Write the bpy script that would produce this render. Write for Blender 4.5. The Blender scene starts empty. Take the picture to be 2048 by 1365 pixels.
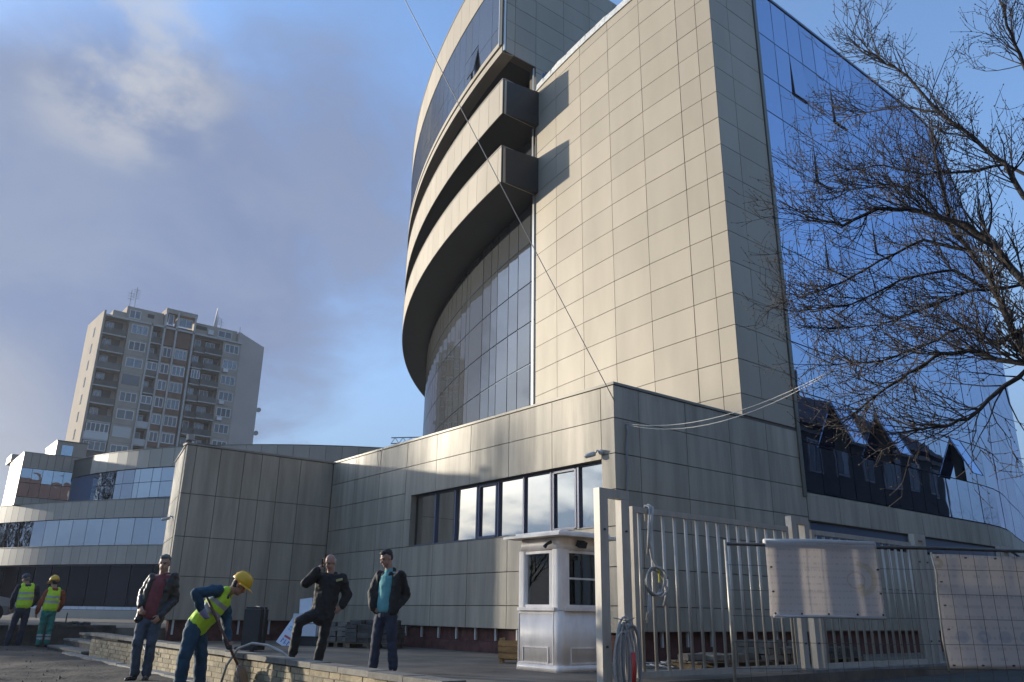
import bpy, math, random
from mathutils import Vector, Matrix, noise as mnoise
random.seed(7)
SC = bpy.context.scene
COL = SC.collection
R = math.radians

# ------------------------------------------------------------------ camera
CAMPOS = Vector((0, 0, 1.03))
CX = Vector((0.78169, -0.62351, 0.01415))      # picture right
CU = Vector((-0.21217, -0.24452, 0.94615))     # picture up
CB = Vector((-0.58647, -0.74260, -0.32342))    # backwards
cd = bpy.data.cameras.new('camera'); cam = bpy.data.objects.new('camera', cd); COL.objects.link(cam)
m = Matrix.Identity(4)
for i in range(3):
    m[i][0], m[i][1], m[i][2], m[i][3] = CX[i], CU[i], CB[i], CAMPOS[i]
cam.matrix_world = m
cd.sensor_width = 36; cd.lens = 1597.0 / 2048 * 36; cd.clip_start = 0.1; cd.clip_end = 3000
SC.camera = cam

# ------------------------------------------------------------------ light
SUN_EL = R(8.8)
TOSUN = Vector((-0.465 * math.cos(SUN_EL), 0.885 * math.cos(SUN_EL), math.sin(SUN_EL))).normalized()
sd = bpy.data.lights.new('sun', 'SUN'); sun = bpy.data.objects.new('sun', sd); COL.objects.link(sun)
sd.energy = 2.1; sd.angle = R(1.2); sd.color = (1.0, 0.92, 0.77)
sun.rotation_euler = TOSUN.to_track_quat('Z', 'Y').to_euler()
sun.location = TOSUN * 200

w = bpy.data.worlds.new('World'); SC.world = w; w.use_nodes = True
nt = w.node_tree; nt.nodes.clear()
def N(t, **k):
    n = nt.nodes.new(t)
    for a, b in k.items(): setattr(n, a, b)
    return n
def MATH(op, a, b=None, c=None, clamp=False):
    n = nt.nodes.new('ShaderNodeMath'); n.operation = op; n.use_clamp = clamp
    for i, v in enumerate((a, b, c)):
        if v is None: continue
        if isinstance(v, (int, float)): n.inputs[i].default_value = v
        else: nt.links.new(v, n.inputs[i])
    return n.outputs[0]
out = N('ShaderNodeOutputWorld'); bg = N('ShaderNodeBackground')
sky = N('ShaderNodeTexSky', sky_type='NISHITA')
sky.sun_disc = False; sky.sun_elevation = SUN_EL; sky.sun_rotation = math.atan2(-0.465, 0.885)
sky.altitude = 400; sky.air_density = 1.0; sky.dust_density = 2.0; sky.ozone_density = 3.2
SKY_S = 0.15
tc = N('ShaderNodeTexCoord')
nrm = N('ShaderNodeVectorMath', operation='NORMALIZE'); nt.links.new(tc.outputs['Generated'], nrm.inputs[0])
sep = N('ShaderNodeSeparateXYZ'); nt.links.new(nrm.outputs[0], sep.inputs[0])
# cloud layer: direction projected on a flat deck, so that clouds flatten towards the horizon
zz = MATH('ADD', MATH('MAXIMUM', sep.outputs[2], 0.0), 0.30)
comb = N('ShaderNodeCombineXYZ')
nt.links.new(MATH('DIVIDE', sep.outputs[0], zz), comb.inputs[0]); nt.links.new(MATH('DIVIDE', sep.outputs[1], zz), comb.inputs[1])
def NOISE(scale, detail=6, rough=0.55, dist=0.0, off=(0, 0, 0)):
    mp = N('ShaderNodeMapping'); mp.inputs['Location'].default_value = off
    nt.links.new(comb.outputs[0], mp.inputs[0])
    n = N('ShaderNodeTexNoise'); n.inputs['Scale'].default_value = scale; n.inputs['Detail'].default_value = detail
    n.inputs['Roughness'].default_value = rough; n.inputs['Distortion'].default_value = dist
    nt.links.new(mp.outputs[0], n.inputs['Vector']); return n.outputs['Fac']
def BLOB(d, r0, r1):
    v = N('ShaderNodeVectorMath', operation='DOT_PRODUCT'); nt.links.new(nrm.outputs[0], v.inputs[0])
    dv = Vector(d).normalized(); v.inputs[1].default_value = dv
    mr = N('ShaderNodeMapRange', interpolation_type='SMOOTHSTEP')
    nt.links.new(v.outputs['Value'], mr.inputs[0])
    mr.inputs[1].default_value = math.cos(R(r1)); mr.inputs[2].default_value = math.cos(R(r0)); return mr.outputs[0]
def SMOOTH(v, a, b):
    mr = N('ShaderNodeMapRange', interpolation_type='SMOOTHSTEP'); nt.links.new(v, mr.inputs[0])
    mr.inputs[1].default_value = a; mr.inputs[2].default_value = b; return mr.outputs[0]
n1 = NOISE(1.1, 5, 0.5, 0.25, (3.1, 1.7, 0.4)); n2 = NOISE(3.6, 10, 0.60, 0.45, (0.3, 5.2, 1.0))
bank = MATH('MAXIMUM', BLOB((0.16, 0.90, 0.36), 4, 22), MATH('MULTIPLY', BLOB((0.32, 0.82, 0.47), 1, 17), 0.75))
cov = MATH('ADD', MATH('MULTIPLY', bank, 0.50), MATH('ADD', MATH('MULTIPLY', n1, 0.36), MATH('MULTIPLY', n2, 0.60)))
mask = SMOOTH(cov, 0.53, 0.93)
n3 = NOISE(5.0, 8, 0.58, 0.15, (1.3, 0.2, 2.0))
puff = MATH('ADD', MATH('MULTIPLY', BLOB((0.125, 0.825, 0.545), 1, 7.0), SMOOTH(n3, 0.42, 0.60)), MATH('MULTIPLY', BLOB((0.03, 0.985, 0.14), 2, 10), 0.8))
puff = MATH('ADD', puff, MATH('MULTIPLY', MATH('MULTIPLY', BLOB((0.07, 0.78, 0.62), 3, 14), SMOOTH(n3, 0.5, 0.7)), 0.45))
thin = SMOOTH(MATH('ADD', n1, MATH('MULTIPLY', n2, 0.3)), 0.62, 0.95)
def RGB(c):
    n = N('ShaderNodeRGB'); n.outputs[0].default_value = (*c, 1); return n.outputs[0]
def MIX(f, a, b):
    n = N('ShaderNodeMixRGB'); nt.links.new(f, n.inputs[0]); nt.links.new(a, n.inputs[1]); nt.links.new(b, n.inputs[2]); return n.outputs[0]
K = 1.0 / SKY_S
dark = RGB([v * K for v in (0.066, 0.084, 0.140)]); pale = RGB([v * K for v in (0.090, 0.108, 0.156)])
white = RGB([v * K for v in (0.200, 0.205, 0.212)])
tint = N('ShaderNodeMixRGB', blend_type='MULTIPLY'); tint.inputs[0].default_value = 1.0
tint.inputs[2].default_value = (0.94, 0.98, 1.06, 1); nt.links.new(sky.outputs[0], tint.inputs[1])
ccol = MIX(SMOOTH(MATH('ADD', MATH('MULTIPLY', n1, 0.5), MATH('MULTIPLY', n2, 0.5)), 0.40, 0.60), dark, pale)
low = MATH('MULTIPLY', SMOOTH(MATH('MULTIPLY', sep.outputs[2], -1.0), -0.48, -0.02), 0.72)
veil = RGB([v * K for v in (0.088, 0.124, 0.182)])
c1 = MIX(MATH('ADD', MATH('MULTIPLY_ADD', thin, 0.30, 0.26), low), tint.outputs[0], veil)
c2 = MIX(MATH('MULTIPLY', mask, 0.93), c1, ccol)
c3 = MIX(MATH('MULTIPLY', puff, 0.60, clamp=True), c2, white)
nt.links.new(c3, bg.inputs[0]); bg.inputs[1].default_value = SKY_S
nt.links.new(bg.outputs[0], out.inputs[0])

SC.view_settings.view_transform = 'Standard'; SC.view_settings.look = 'None'
SC.view_settings.exposure = 1.62; SC.view_settings.gamma = 1.0; SC.view_settings.use_curve_mapping = False
SC.cycles.max_bounces = 8; SC.cycles.glossy_bounces = 4; SC.cycles.caustics_reflective = False
SC.cycles.use_denoising = True
# ------------------------------------------------------------------ materials
MATS = {}
def mat(name, col, rough=0.6, metal=0.0, var=0.0, vscale=3.0, stretch=None, bump=0.0, bscale=30.0, orand=0.0,
        spec=0.5, rvar=0.0, col2=None, coat=0.0, bstretch=None):
    m = bpy.data.materials.new(name); m.use_nodes = True
    t = m.node_tree; b = t.nodes['Principled BSDF']
    b.inputs['Roughness'].default_value = rough; b.inputs['Metallic'].default_value = metal
    b.inputs['Specular IOR Level'].default_value = spec; b.inputs['Coat Weight'].default_value = coat
    b.inputs['Base Color'].default_value = (*col, 1)
    L = t.links.new
    need = var or orand or rvar or bump
    if need:
        geo = t.nodes.new('ShaderNodeNewGeometry')
        mp = t.nodes.new('ShaderNodeMapping'); L(geo.outputs['Position'], mp.inputs[0])
        if stretch: mp.inputs['Scale'].default_value = stretch
        nz = t.nodes.new('ShaderNodeTexNoise'); nz.inputs['Scale'].default_value = vscale; nz.inputs['Detail'].default_value = 6
        nz.inputs['Roughness'].default_value = 0.62
        L(mp.outputs[0], nz.inputs['Vector'])
    if var or orand:
        c = t.nodes.new('ShaderNodeMixRGB')
        k2 = col2 if col2 else tuple(v * (1 - var) for v in col); k1 = tuple(min(1, v * (1 + var * 0.5)) for v in col) if not col2 else col
        c.inputs[1].default_value = (*k1, 1); c.inputs[2].default_value = (*k2, 1)
        rmp = t.nodes.new('ShaderNodeMapRange'); rmp.inputs[1].default_value = 0.35; rmp.inputs[2].default_value = 0.68
        L(nz.outputs['Fac'], rmp.inputs[0]); L(rmp.outputs[0], c.inputs[0])
        src = c.outputs[0]
        if orand:
            oi = t.nodes.new('ShaderNodeObjectInfo')
            mr = t.nodes.new('ShaderNodeMapRange'); mr.inputs[3].default_value = 1 - orand; mr.inputs[4].default_value = 1 + orand * 0.6
            L(oi.outputs['Random'], mr.inputs[0])
            hs = t.nodes.new('ShaderNodeHueSaturation'); L(mr.outputs[0], hs.inputs['Value']); L(src, hs.inputs['Color'])
            src = hs.outputs[0]
        L(src, b.inputs['Base Color'])
    if rvar:
        mr2 = t.nodes.new('ShaderNodeMapRange'); mr2.inputs[3].default_value = max(0.02, rough - rvar); mr2.inputs[4].default_value = rough + rvar
        L(nz.outputs['Fac'], mr2.inputs[0]); L(mr2.outputs[0], b.inputs['Roughness'])
    if bump:
        mp2 = t.nodes.new('ShaderNodeMapping'); L(geo.outputs['Position'], mp2.inputs[0])
        if bstretch: mp2.inputs['Scale'].default_value = bstretch
        n2 = t.nodes.new('ShaderNodeTexNoise'); n2.inputs['Scale'].default_value = bscale; n2.inputs['Detail'].default_value = 5
        L(mp2.outputs[0], n2.inputs['Vector'])
        bp = t.nodes.new('ShaderNodeBump'); bp.inputs['Strength'].default_value = min(1.0, bump); bp.inputs['Distance'].default_value = 0.02
        L(n2.outputs['Fac'], bp.inputs['Height']); L(bp.outputs[0], b.inputs['Normal'])
    MATS[name] = m
    return m

def glassmat(name, tint, base, refl=0.6, rough=0.015, wob=0.0, orand=0.08, top=1.0):
    """coated facade glass: mirror film over a dark room"""
    m = bpy.data.materials.new(name); m.use_nodes = True; t = m.node_tree; L = t.links.new
    t.nodes.clear(); o = t.nodes.new('ShaderNodeOutputMaterial')
    g = t.nodes.new('ShaderNodeBsdfGlossy'); g.inputs['Color'].default_value = (*tint, 1); g.inputs['Roughness'].default_value = rough
    d = t.nodes.new('ShaderNodeBsdfDiffuse'); d.inputs['Color'].default_value = (*base, 1)
    lw = t.nodes.new('ShaderNodeFresnel'); lw.inputs['IOR'].default_value = 1.5
    mr = t.nodes.new('ShaderNodeMapRange'); mr.inputs[3].default_value = refl; mr.inputs[4].default_value = top; L(lw.outputs[0], mr.inputs[0])
    oi = t.nodes.new('ShaderNodeObjectInfo'); ml = t.nodes.new('ShaderNodeMath'); ml.operation = 'MULTIPLY_ADD'
    L(oi.outputs['Random'], ml.inputs[0]); ml.inputs[1].default_value = -orand; L(mr.outputs[0], ml.inputs[2])
    mx = t.nodes.new('ShaderNodeMixShader'); L(ml.outputs[0], mx.inputs[0]); L(d.outputs[0], mx.inputs[1]); L(g.outputs[0], mx.inputs[2])
    if wob:
        geo = t.nodes.new('ShaderNodeNewGeometry'); nz = t.nodes.new('ShaderNodeTexNoise'); nz.inputs['Scale'].default_value = 0.8
        nz.inputs['Detail'].default_value = 2
        L(geo.outputs['Position'], nz.inputs['Vector']); bp = t.nodes.new('ShaderNodeBump'); bp.inputs['Strength'].default_value = wob
        bp.inputs['Distance'].default_value = 0.03; L(nz.outputs['Fac'], bp.inputs['Height']); L(bp.outputs[0], g.inputs['Normal'])
    L(mx.outputs[0], o.inputs[0]); MATS[name] = m; return m

mat('panel', (0.420, 0.362, 0.278), 0.60, 0.05, var=0.07, vscale=0.9, stretch=(1, 1, 0.25), orand=0.08, rvar=0.10, bump=0.02, bscale=2.0, spec=0.30)
mat('panel_low', (0.420, 0.358, 0.270), 0.52, 0.06, var=0.24, vscale=2.0, stretch=(1.6, 1.6, 0.16), orand=0.09, rvar=0.10, bump=0.03, bscale=2.0, spec=0.45)
mat('panel_grey', (0.44, 0.39, 0.32), 0.50, 0.08, var=0.10, vscale=1.2, stretch=(1, 1, 0.25), orand=0.07)
mat('joint', (0.14, 0.122, 0.095), 0.8)
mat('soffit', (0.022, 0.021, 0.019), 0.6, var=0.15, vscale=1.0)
mat('core', (0.05, 0.05, 0.052), 0.9)
mat('cap', (0.26, 0.235, 0.19), 0.5, 0.2, var=0.1)
mat('trim_olive', (0.16, 0.145, 0.11), 0.45, 0.4)
mat('trim_alu', (0.62, 0.60, 0.55), 0.35, 0.6)
mat('membrane', (0.62, 0.62, 0.60), 0.6, var=0.28, vscale=9.0, bump=0.6, bscale=9)
mat('red_strip', (0.55, 0.06, 0.05), 0.5)
glassmat('glass_blue', (0.50, 0.60, 0.80), (0.016, 0.02, 0.032), 0.68, wob=0.07, orand=0.12)
glassmat('glass_grey', (0.33, 0.345, 0.37), (0.10, 0.105, 0.11), 0.45, wob=0.12, orand=0.12)
glassmat('glass_win', (0.97, 0.95, 0.90), (0.03, 0.03, 0.035), 0.72, wob=0.05, orand=0.03)
glassmat('glass_left', (0.66, 0.76, 0.90), (0.018, 0.02, 0.026), 0.55, wob=0.35)
glassmat('glass_dark', (0.20, 0.22, 0.27), (0.012, 0.013, 0.018), 0.10, wob=0.2, top=0.45)
glassmat('glass_flat', (0.42, 0.42, 0.44), (0.06, 0.06, 0.063), 0.22, orand=0.18)
mat('mullion', (0.10, 0.13, 0.20), 0.4, 0.4)
mat('mullion_blue', (0.10, 0.12, 0.20), 0.4, 0.1)
mat('mullion_pale', (0.34, 0.35, 0.42), 0.4, 0.3)
mat('plinth_red', (0.12, 0.045, 0.035), 0.85, var=0.5, vscale=5, bump=0.3)
mat('steel_white', (0.62, 0.60, 0.56), 0.5, 0.1)
mat('asphalt', (0.055, 0.050, 0.044), 0.9, var=0.35, vscale=1.2, bump=0.4, bscale=60)
mat('dirt', (0.062, 0.045, 0.032), 0.95, var=0.55, vscale=1.7, bump=0.8, bscale=16, col2=(0.032, 0.025, 0.020))
mat('terrace', (0.175, 0.142, 0.105), 0.85, var=0.45, vscale=0.9, bump=0.3, bscale=35, rvar=0.15)
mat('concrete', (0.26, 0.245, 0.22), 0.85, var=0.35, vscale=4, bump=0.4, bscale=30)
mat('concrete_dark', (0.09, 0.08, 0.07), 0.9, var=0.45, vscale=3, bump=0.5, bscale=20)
mat('brick', (0.34, 0.275, 0.175), 0.88, var=0.35, vscale=14, orand=0.35, bump=0.35, bscale=60)
mat('mortar', (0.20, 0.17, 0.13), 0.95, var=0.3, vscale=15, bump=0.4)
mat('stone_slab', (0.20, 0.18, 0.15), 0.85, var=0.3, vscale=6, orand=0.15, bump=0.3)
mat('booth_white', (0.88, 0.79, 0.71), 0.45, var=0.22, vscale=2.6, rvar=0.08, stretch=(1, 1, 0.4))
mat('booth_grey', (0.36, 0.34, 0.34), 0.5)
mat('gate_paint', (0.56, 0.50, 0.42), 0.28, 0.1, var=0.16, vscale=7, stretch=(1, 1, 0.3))
mat('pipe_dark', (0.11, 0.105, 0.10), 0.5, 0.6, var=0.3, vscale=9)
mat('pipe_pale', (0.52, 0.47, 0.38), 0.45, 0.5, var=0.3, vscale=12)
mat('wire_metal', (0.12, 0.095, 0.085), 0.5, 0.5)
mat('cable_white', (0.55, 0.52, 0.47), 0.5, var=0.2, vscale=8)
mat('cable_grey', (0.30, 0.29, 0.28), 0.5)
mat('cable_black', (0.02, 0.02, 0.02), 0.5)
mat('red_plastic', (0.60, 0.04, 0.03), 0.4)
mat('yellow_tape', (0.6, 0.5, 0.05), 0.4)
mat('wood_crate', (0.40, 0.24, 0.09), 0.75, var=0.4, vscale=9, stretch=(0.4, 0.4, 3), bump=0.3, orand=0.15)
mat('pallet_wood', (0.20, 0.145, 0.09), 0.85, var=0.4, vscale=7, orand=0.2)
mat('stone_dark', (0.11, 0.10, 0.09), 0.9, var=0.4, vscale=7, orand=0.3, bump=0.5)
mat('foam_white', (0.66, 0.68, 0.72), 0.7, var=0.08)
mat('black_plastic', (0.018, 0.018, 0.02), 0.55)
mat('sign_white', (0.68, 0.69, 0.74), 0.45)
mat('sign_red', (0.45, 0.06, 0.08), 0.5)
mat('sign_blue', (0.07, 0.13, 0.42), 0.5)
mat('sign_sky', (0.25, 0.47, 0.62), 0.5)
mat('bark', (0.034, 0.027, 0.022), 0.85, var=0.4, vscale=12, bump=0.7, bscale=40, stretch=(1, 1, 0.5))
mat('twig', (0.026, 0.019, 0.016), 0.8, var=0.35, vscale=6)
mat('evergreen', (0.035, 0.055, 0.02), 0.8, var=0.4, vscale=3)
mat('bud', (0.05, 0.030, 0.024), 0.7)
mat('apt_wall', (0.36, 0.285, 0.22), 0.9, var=0.16, vscale=0.5, bump=0.2)
mat('apt_side', (0.33, 0.27, 0.21), 0.9, var=0.12, vscale=0.3)
mat('apt_blank', (0.47, 0.37, 0.31), 0.9, var=0.10, vscale=0.25)
mat('apt_brown', (0.15, 0.075, 0.045), 0.85, var=0.25, vscale=0.6)
mat('apt_slab', (0.45, 0.40, 0.35), 0.85, var=0.15)
mat('apt_rail', (0.10, 0.085, 0.07), 0.7, orand=0.5, var=0.2, vscale=1)
mat('apt_deep', (0.05, 0.045, 0.04), 0.9, var=0.3, vscale=1.0)
mat('apt_white', (0.66, 0.60, 0.55), 0.6, orand=0.15)
mat('apt_white2', (0.55, 0.50, 0.45), 0.7, orand=0.2)
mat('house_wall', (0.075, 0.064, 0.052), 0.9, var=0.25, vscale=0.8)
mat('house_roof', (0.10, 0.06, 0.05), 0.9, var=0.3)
mat('car_paint', (0.20, 0.21, 0.22), 0.3, 0.5, coat=0.5)
mat('rubber', (0.02, 0.02, 0.02), 0.8)
mat('skin', (0.42, 0.235, 0.165), 0.55, var=0.12, vscale=20)
mat('hair_grey', (0.13, 0.13, 0.125), 0.8, var=0.3, vscale=60)
mat('hair_dark', (0.018, 0.015, 0.013), 0.7)
mat('hair_white', (0.36, 0.35, 0.33), 0.8)
mat('eye', (0.02, 0.016, 0.014), 0.3)
mat('lip', (0.28, 0.11, 0.09), 0.5)
mat('cloth_black', (0.009, 0.0085, 0.009), 0.75, var=0.3, vscale=7, bump=0.5, bscale=14)
mat('leather_black', (0.016, 0.014, 0.014), 0.42, var=0.3, vscale=8, bump=0.5, bscale=13)
mat('cloth_maroon', (0.20, 0.045, 0.05), 0.85, var=0.25, vscale=10, bump=0.4, bscale=20)
mat('cloth_teal', (0.13, 0.36, 0.36), 0.85, var=0.15, vscale=10, bump=0.4, bscale=20)
mat('denim', (0.055, 0.075, 0.105), 0.85, var=0.35, vscale=9, bump=0.5, bscale=18)
mat('denim_dark', (0.032, 0.036, 0.062), 0.85, var=0.3, vscale=9, bump=0.5, bscale=18)
mat('work_blue', (0.012, 0.055, 0.095), 0.8, var=0.3, vscale=7, bump=0.6, bscale=14)
mat('work_navy', (0.022, 0.026, 0.045), 0.8, var=0.3, vscale=7, bump=0.5, bscale=14)
mat('work_green', (0.03, 0.20, 0.155), 0.8, var=0.3, vscale=8, bump=0.5, bscale=14)
mat('cloth_orange', (0.30, 0.075, 0.03), 0.8, var=0.25, vscale=8, bump=0.5, bscale=14)
mat('vest_yellow', (0.55, 0.80, 0.035), 0.7, var=0.12, vscale=8, bump=0.4, bscale=14)
mat('vest_stripe', (0.42, 0.42, 0.40), 0.45)
mat('helmet_yellow', (0.75, 0.42, 0.015), 0.32, var=0.06)
mat('cap_blue', (0.06, 0.075, 0.10), 0.8)
mat('shirt_blue', (0.04, 0.05, 0.22), 0.8)
mat('glove', (0.25, 0.24, 0.33), 0.85)
mat('glove_dark', (0.045, 0.045, 0.05), 0.85)
mat('shoe', (0.02, 0.018, 0.018), 0.6)
mat('phone', (0.012, 0.012, 0.014), 0.25)
mat('patch', (0.45, 0.40, 0.18), 0.7)
mat('shovel_wood', (0.12, 0.05, 0.035), 0.6)
mat('shovel_steel', (0.20, 0.17, 0.16), 0.5, 0.5)
mat('lamp_emit', (0.9, 0.8, 0.6), 0.5)
mat('banner_back', (0.54, 0.52, 0.50), 0.65)
mat('crane', (0.10, 0.11, 0.14), 0.6)

def banner_mat(name, circles):
    """white PVC banner seen from the back: print shows through faintly"""
    m = MATS['banner_back'].copy(); m.name = name; t = m.node_tree; L = t.links.new; b = t.nodes['Principled BSDF']
    tcn = t.nodes.new('ShaderNodeTexCoord'); sp = t.nodes.new('ShaderNodeSeparateXYZ'); L(tcn.outputs['UV'], sp.inputs[0])
    def M(op, a, bb=None, clamp=False):
        n = t.nodes.new('ShaderNodeMath'); n.operation = op; n.use_clamp = clamp
        for i, v in enumerate((a, bb)):
            if v is None: continue
            if isinstance(v, (int, float)): n.inputs[i].default_value = v
            else: L(v, n.inputs[i])
        return n.outputs[0]
    u, v = sp.outputs[0], sp.outputs[1]
    # faint lines of writing
    row = M('GREATER_THAN', M('FRACT', M('MULTIPLY', v, 11.0)), 0.72)
    nz = t.nodes.new('ShaderNodeTexNoise'); nz.inputs['Scale'].default_value = 22; nz.inputs['Detail'].default_value = 3
    mp = t.nodes.new('ShaderNodeMapping'); mp.inputs['Scale'].default_value = (3.0, 0.15, 1); L(tcn.outputs['UV'], mp.inputs[0]); L(mp.outputs[0], nz.inputs['Vector'])
    txt = M('MULTIPLY', row, M('GREATER_THAN', nz.outputs['Fac'], 0.5))
    n2 = t.nodes.new('ShaderNodeTexNoise'); n2.inputs['Scale'].default_value = 3.2; L(tcn.outputs['UV'], n2.inputs['Vector'])
    c = t.nodes.new('ShaderNodeMixRGB'); c.inputs[1].default_value = (0.86, 0.80, 0.75, 1); c.inputs[2].default_value = (0.74, 0.70, 0.67, 1)
    L(n2.outputs['Fac'], c.inputs[0])
    c2 = t.nodes.new('ShaderNodeMixRGB'); L(M('MULTIPLY', txt, 0.22), c2.inputs[0]); L(c.outputs[0], c2.inputs[1]); c2.inputs[2].default_value = (0.36, 0.33, 0.34, 1)
    src = c2.outputs[0]
    def ring(cu, cv, r0, r1, asp, col, amt, half=False):
        nonlocal src
        d = M('SQRT', M('ADD', M('POWER', M('MULTIPLY', M('SUBTRACT', u, cu), asp), 2.0), M('POWER', M('SUBTRACT', v, cv), 2.0)))
        k = M('MULTIPLY', M('GREATER_THAN', d, r0), M('LESS_THAN', d, r1))
        if half: k = M('MULTIPLY', k, M('GREATER_THAN', u, cu))
        x = t.nodes.new('ShaderNodeMixRGB'); L(M('MULTIPLY', k, amt), x.inputs[0]); L(src, x.inputs[1]); x.inputs[2].default_value = (*col, 1); src = x.outputs[0]
    if circles:
        for i in range(9):
            ring(0.09 + i * 0.105, 0.27, 0.022 if i % 2 else 0.0, 0.052, 1.6, (0.36, 0.42, 0.52), 0.35)
        ring(0.02, 0.92, 0.02, 0.05, 1.6, (0.5, 0.40, 0.22), 0.4)
    else:
        ring(0.80, 0.52, 0.17, 0.24, 1.45, (0.62, 0.48, 0.18), 0.28, True)
        ring(0.82, 0.40, 0.0, 0.05, 1.45, (0.62, 0.50, 0.14), 0.25)
        ring(0.78, 0.50, 0.10, 0.12, 1.45, (0.55, 0.42, 0.32), 0.35)
    L(src, b.inputs['Base Color'])
    tl = t.nodes.new('ShaderNodeBsdfTranslucent'); L(src, tl.inputs[0]); ms = t.nodes.new('ShaderNodeMixShader'); ms.inputs[0].default_value = 0.5
    om = t.nodes['Material Output']; L(b.outputs[0], ms.inputs[1]); L(tl.outputs[0], ms.inputs[2]); L(ms.outputs[0], om.inputs[0])
    MATS[name] = m; return m
banner_mat('banner_a', False); banner_mat('banner_b', True)

# ------------------------------------------------------------------ helpers
WL = {}
def link(o): COL.objects.link(o); return o
def setp(o, parent):
    if parent is not None:
        o.parent = parent
        wl = WL.get(parent.name)
        if wl is not None: o.matrix_parent_inverse = Matrix.Translation(-wl)
    return o
def tag(o, label=None, cat=None, group=None, kind=None):
    if label: o['label'] = label
    if cat: o['category'] = cat
    if group: o['group'] = group
    if kind: o['kind'] = kind
    return o
def thing(name, loc, label, cat, group=None):
    o = bpy.data.objects.new(name, None); o.empty_display_size = 0.2; link(o); o.location = loc; WL[o.name] = Vector(loc)
    return tag(o, label, cat, group)

class MB:
    def __init__(s): s.v = []; s.f = []; s.uv = None
    def add(s, vs, fs):
        n = len(s.v); s.v += [tuple(p) for p in vs]; s.f += [tuple(i + n for i in f) for f in fs]; return s
    def box(s, x0, x1, y0, y1, z0, z1, M=None):
        vs = [Vector((x, y, z)) for z in (z0, z1) for y in (y0, y1) for x in (x0, x1)]
        if M is not None: vs = [M @ p for p in vs]
        return s.add(vs, [(0, 2, 3, 1), (4, 5, 7, 6), (0, 1, 5, 4), (2, 6, 7, 3), (0, 4, 6, 2), (1, 3, 7, 5)])
    def bbox(s, c, sz, M=None):
        return s.box(c[0] - sz[0] / 2, c[0] + sz[0] / 2, c[1] - sz[1] / 2, c[1] + sz[1] / 2, c[2] - sz[2] / 2, c[2] + sz[2] / 2, M)
    def prism(s, poly, z0, z1):
        n = len(poly)
        vs = [(p[0], p[1], z0) for p in poly] + [(p[0], p[1], z1) for p in poly]
        return s.add(vs, [tuple(range(n))[::-1], tuple(range(n, 2 * n))] + [(i, (i + 1) % n, n + (i + 1) % n, n + i) for i in range(n)])
    def tube(s, path, r, n=6, cap=True):
        path = [Vector(p) for p in path]; m = len(path)
        rs = r if isinstance(r, (list, tuple)) else [r] * m
        vs = []; up = Vector((0, 0, 1)); prev = None
        for i, p in enumerate(path):
            t = (path[min(i + 1, m - 1)] - path[max(i - 1, 0)]).normalized()
            if prev is None:
                a = t.cross(up)
                if a.length < 0.05: a = t.cross(Vector((1, 0, 0)))
            else:
                a = prev - t * prev.dot(t)
                if a.length < 1e-4: a = t.cross(up)
            a.normalize(); prev = a; b = t.cross(a)
            for k in range(n):
                an = 2 * math.pi * k / n
                vs.append(p + (a * math.cos(an) + b * math.sin(an)) * rs[i])
        fs = [(i * n + k, i * n + (k + 1) % n, (i + 1) * n + (k + 1) % n, (i + 1) * n + k) for i in range(m - 1) for k in range(n)]
        if cap: fs += [tuple(range(n))[::-1], tuple((m - 1) * n + k for k in range(n))]
        return s.add(vs, fs)
    def cyl(s, c, r, z0, z1, n=16, r1=None):
        r1 = r if r1 is None else r1
        vs = [(c[0] + q * math.cos(2 * math.pi * k / n), c[1] + q * math.sin(2 * math.pi * k / n), z) for z, q in ((z0, r), (z1, r1)) for k in range(n)]
        return s.add(vs, [tuple(range(n))[::-1], tuple(range(n, 2 * n))] + [(k, (k + 1) % n, n + (k + 1) % n, n + k) for k in range(n)])
    def mesh(s, name, mt=None, smooth=False):
        me = bpy.data.meshes.new(name); me.from_pydata(s.v, [], s.f); me.update()
        if mt: me.materials.append(MATS[mt])
        if smooth:
            for p in me.polygons: p.use_smooth = True
        return me
    def build(s, name, mt, parent=None, smooth=False):
        return setp(link(bpy.data.objects.new(name, s.mesh(name, mt, smooth))), parent)

UNIT = {}
def unit(mt, bev=0.0):
    k = (mt, bev)
    if k not in UNIT:
        b = MB().bbox((0, 0, 0), (1, 1, 1)); UNIT[k] = b.mesh('unit_' + mt, mt)
    return UNIT[k]
def piece(name, mt, parent, c, size, rotz=0.0, tilt=(0, 0)):
    """a box-shaped piece that shares its mesh with its like; c centre, size along its own axes"""
    o = bpy.data.objects.new(name, unit(mt)); link(o)
    o.location = c; o.rotation_euler = (tilt[0], tilt[1], rotz); o.scale = size
    return setp(o, parent)
def J(a): return random.uniform(-a, a)
def bxo(name, mt, parent, *a): return MB().box(*a).build(name, mt, parent)

GAP = 0.018
def wall_x(parent, x, cells, mt='panel', t=0.03):
    """panels on a wall facing -x: cells (y0, y1, z0, z1)"""
    for (y0, y1, z0, z1) in cells:
        piece('panel', mt, parent, (x + t / 2 + J(0.002), (y0 + y1) / 2, (z0 + z1) / 2), (t, y1 - y0 - GAP, z1 - z0 - GAP), J(0.002), (0, J(0.003)))
def wall_y(parent, y, cells, mt='panel', t=0.03):
    """panels on a wall facing -y: cells (x0, x1, z0, z1)"""
    for (x0, x1, z0, z1) in cells:
        piece('panel', mt, parent, ((x0 + x1) / 2, y + t / 2 + J(0.002), (z0 + z1) / 2), (x1 - x0 - GAP, t, z1 - z0 - GAP), J(0.002), (J(0.003), 0))
def grid(cols, rows): return [(a, b, c, d) for a, b in zip(cols, cols[1:]) for c, d in zip(rows, rows[1:])]
def arc(c, r, a0, a1, n): return [(c[0] + r * math.cos(R(a0 + (a1 - a0) * i / n)), c[1] + r * math.sin(R(a0 + (a1 - a0) * i / n))) for i in range(n + 1)]
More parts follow.
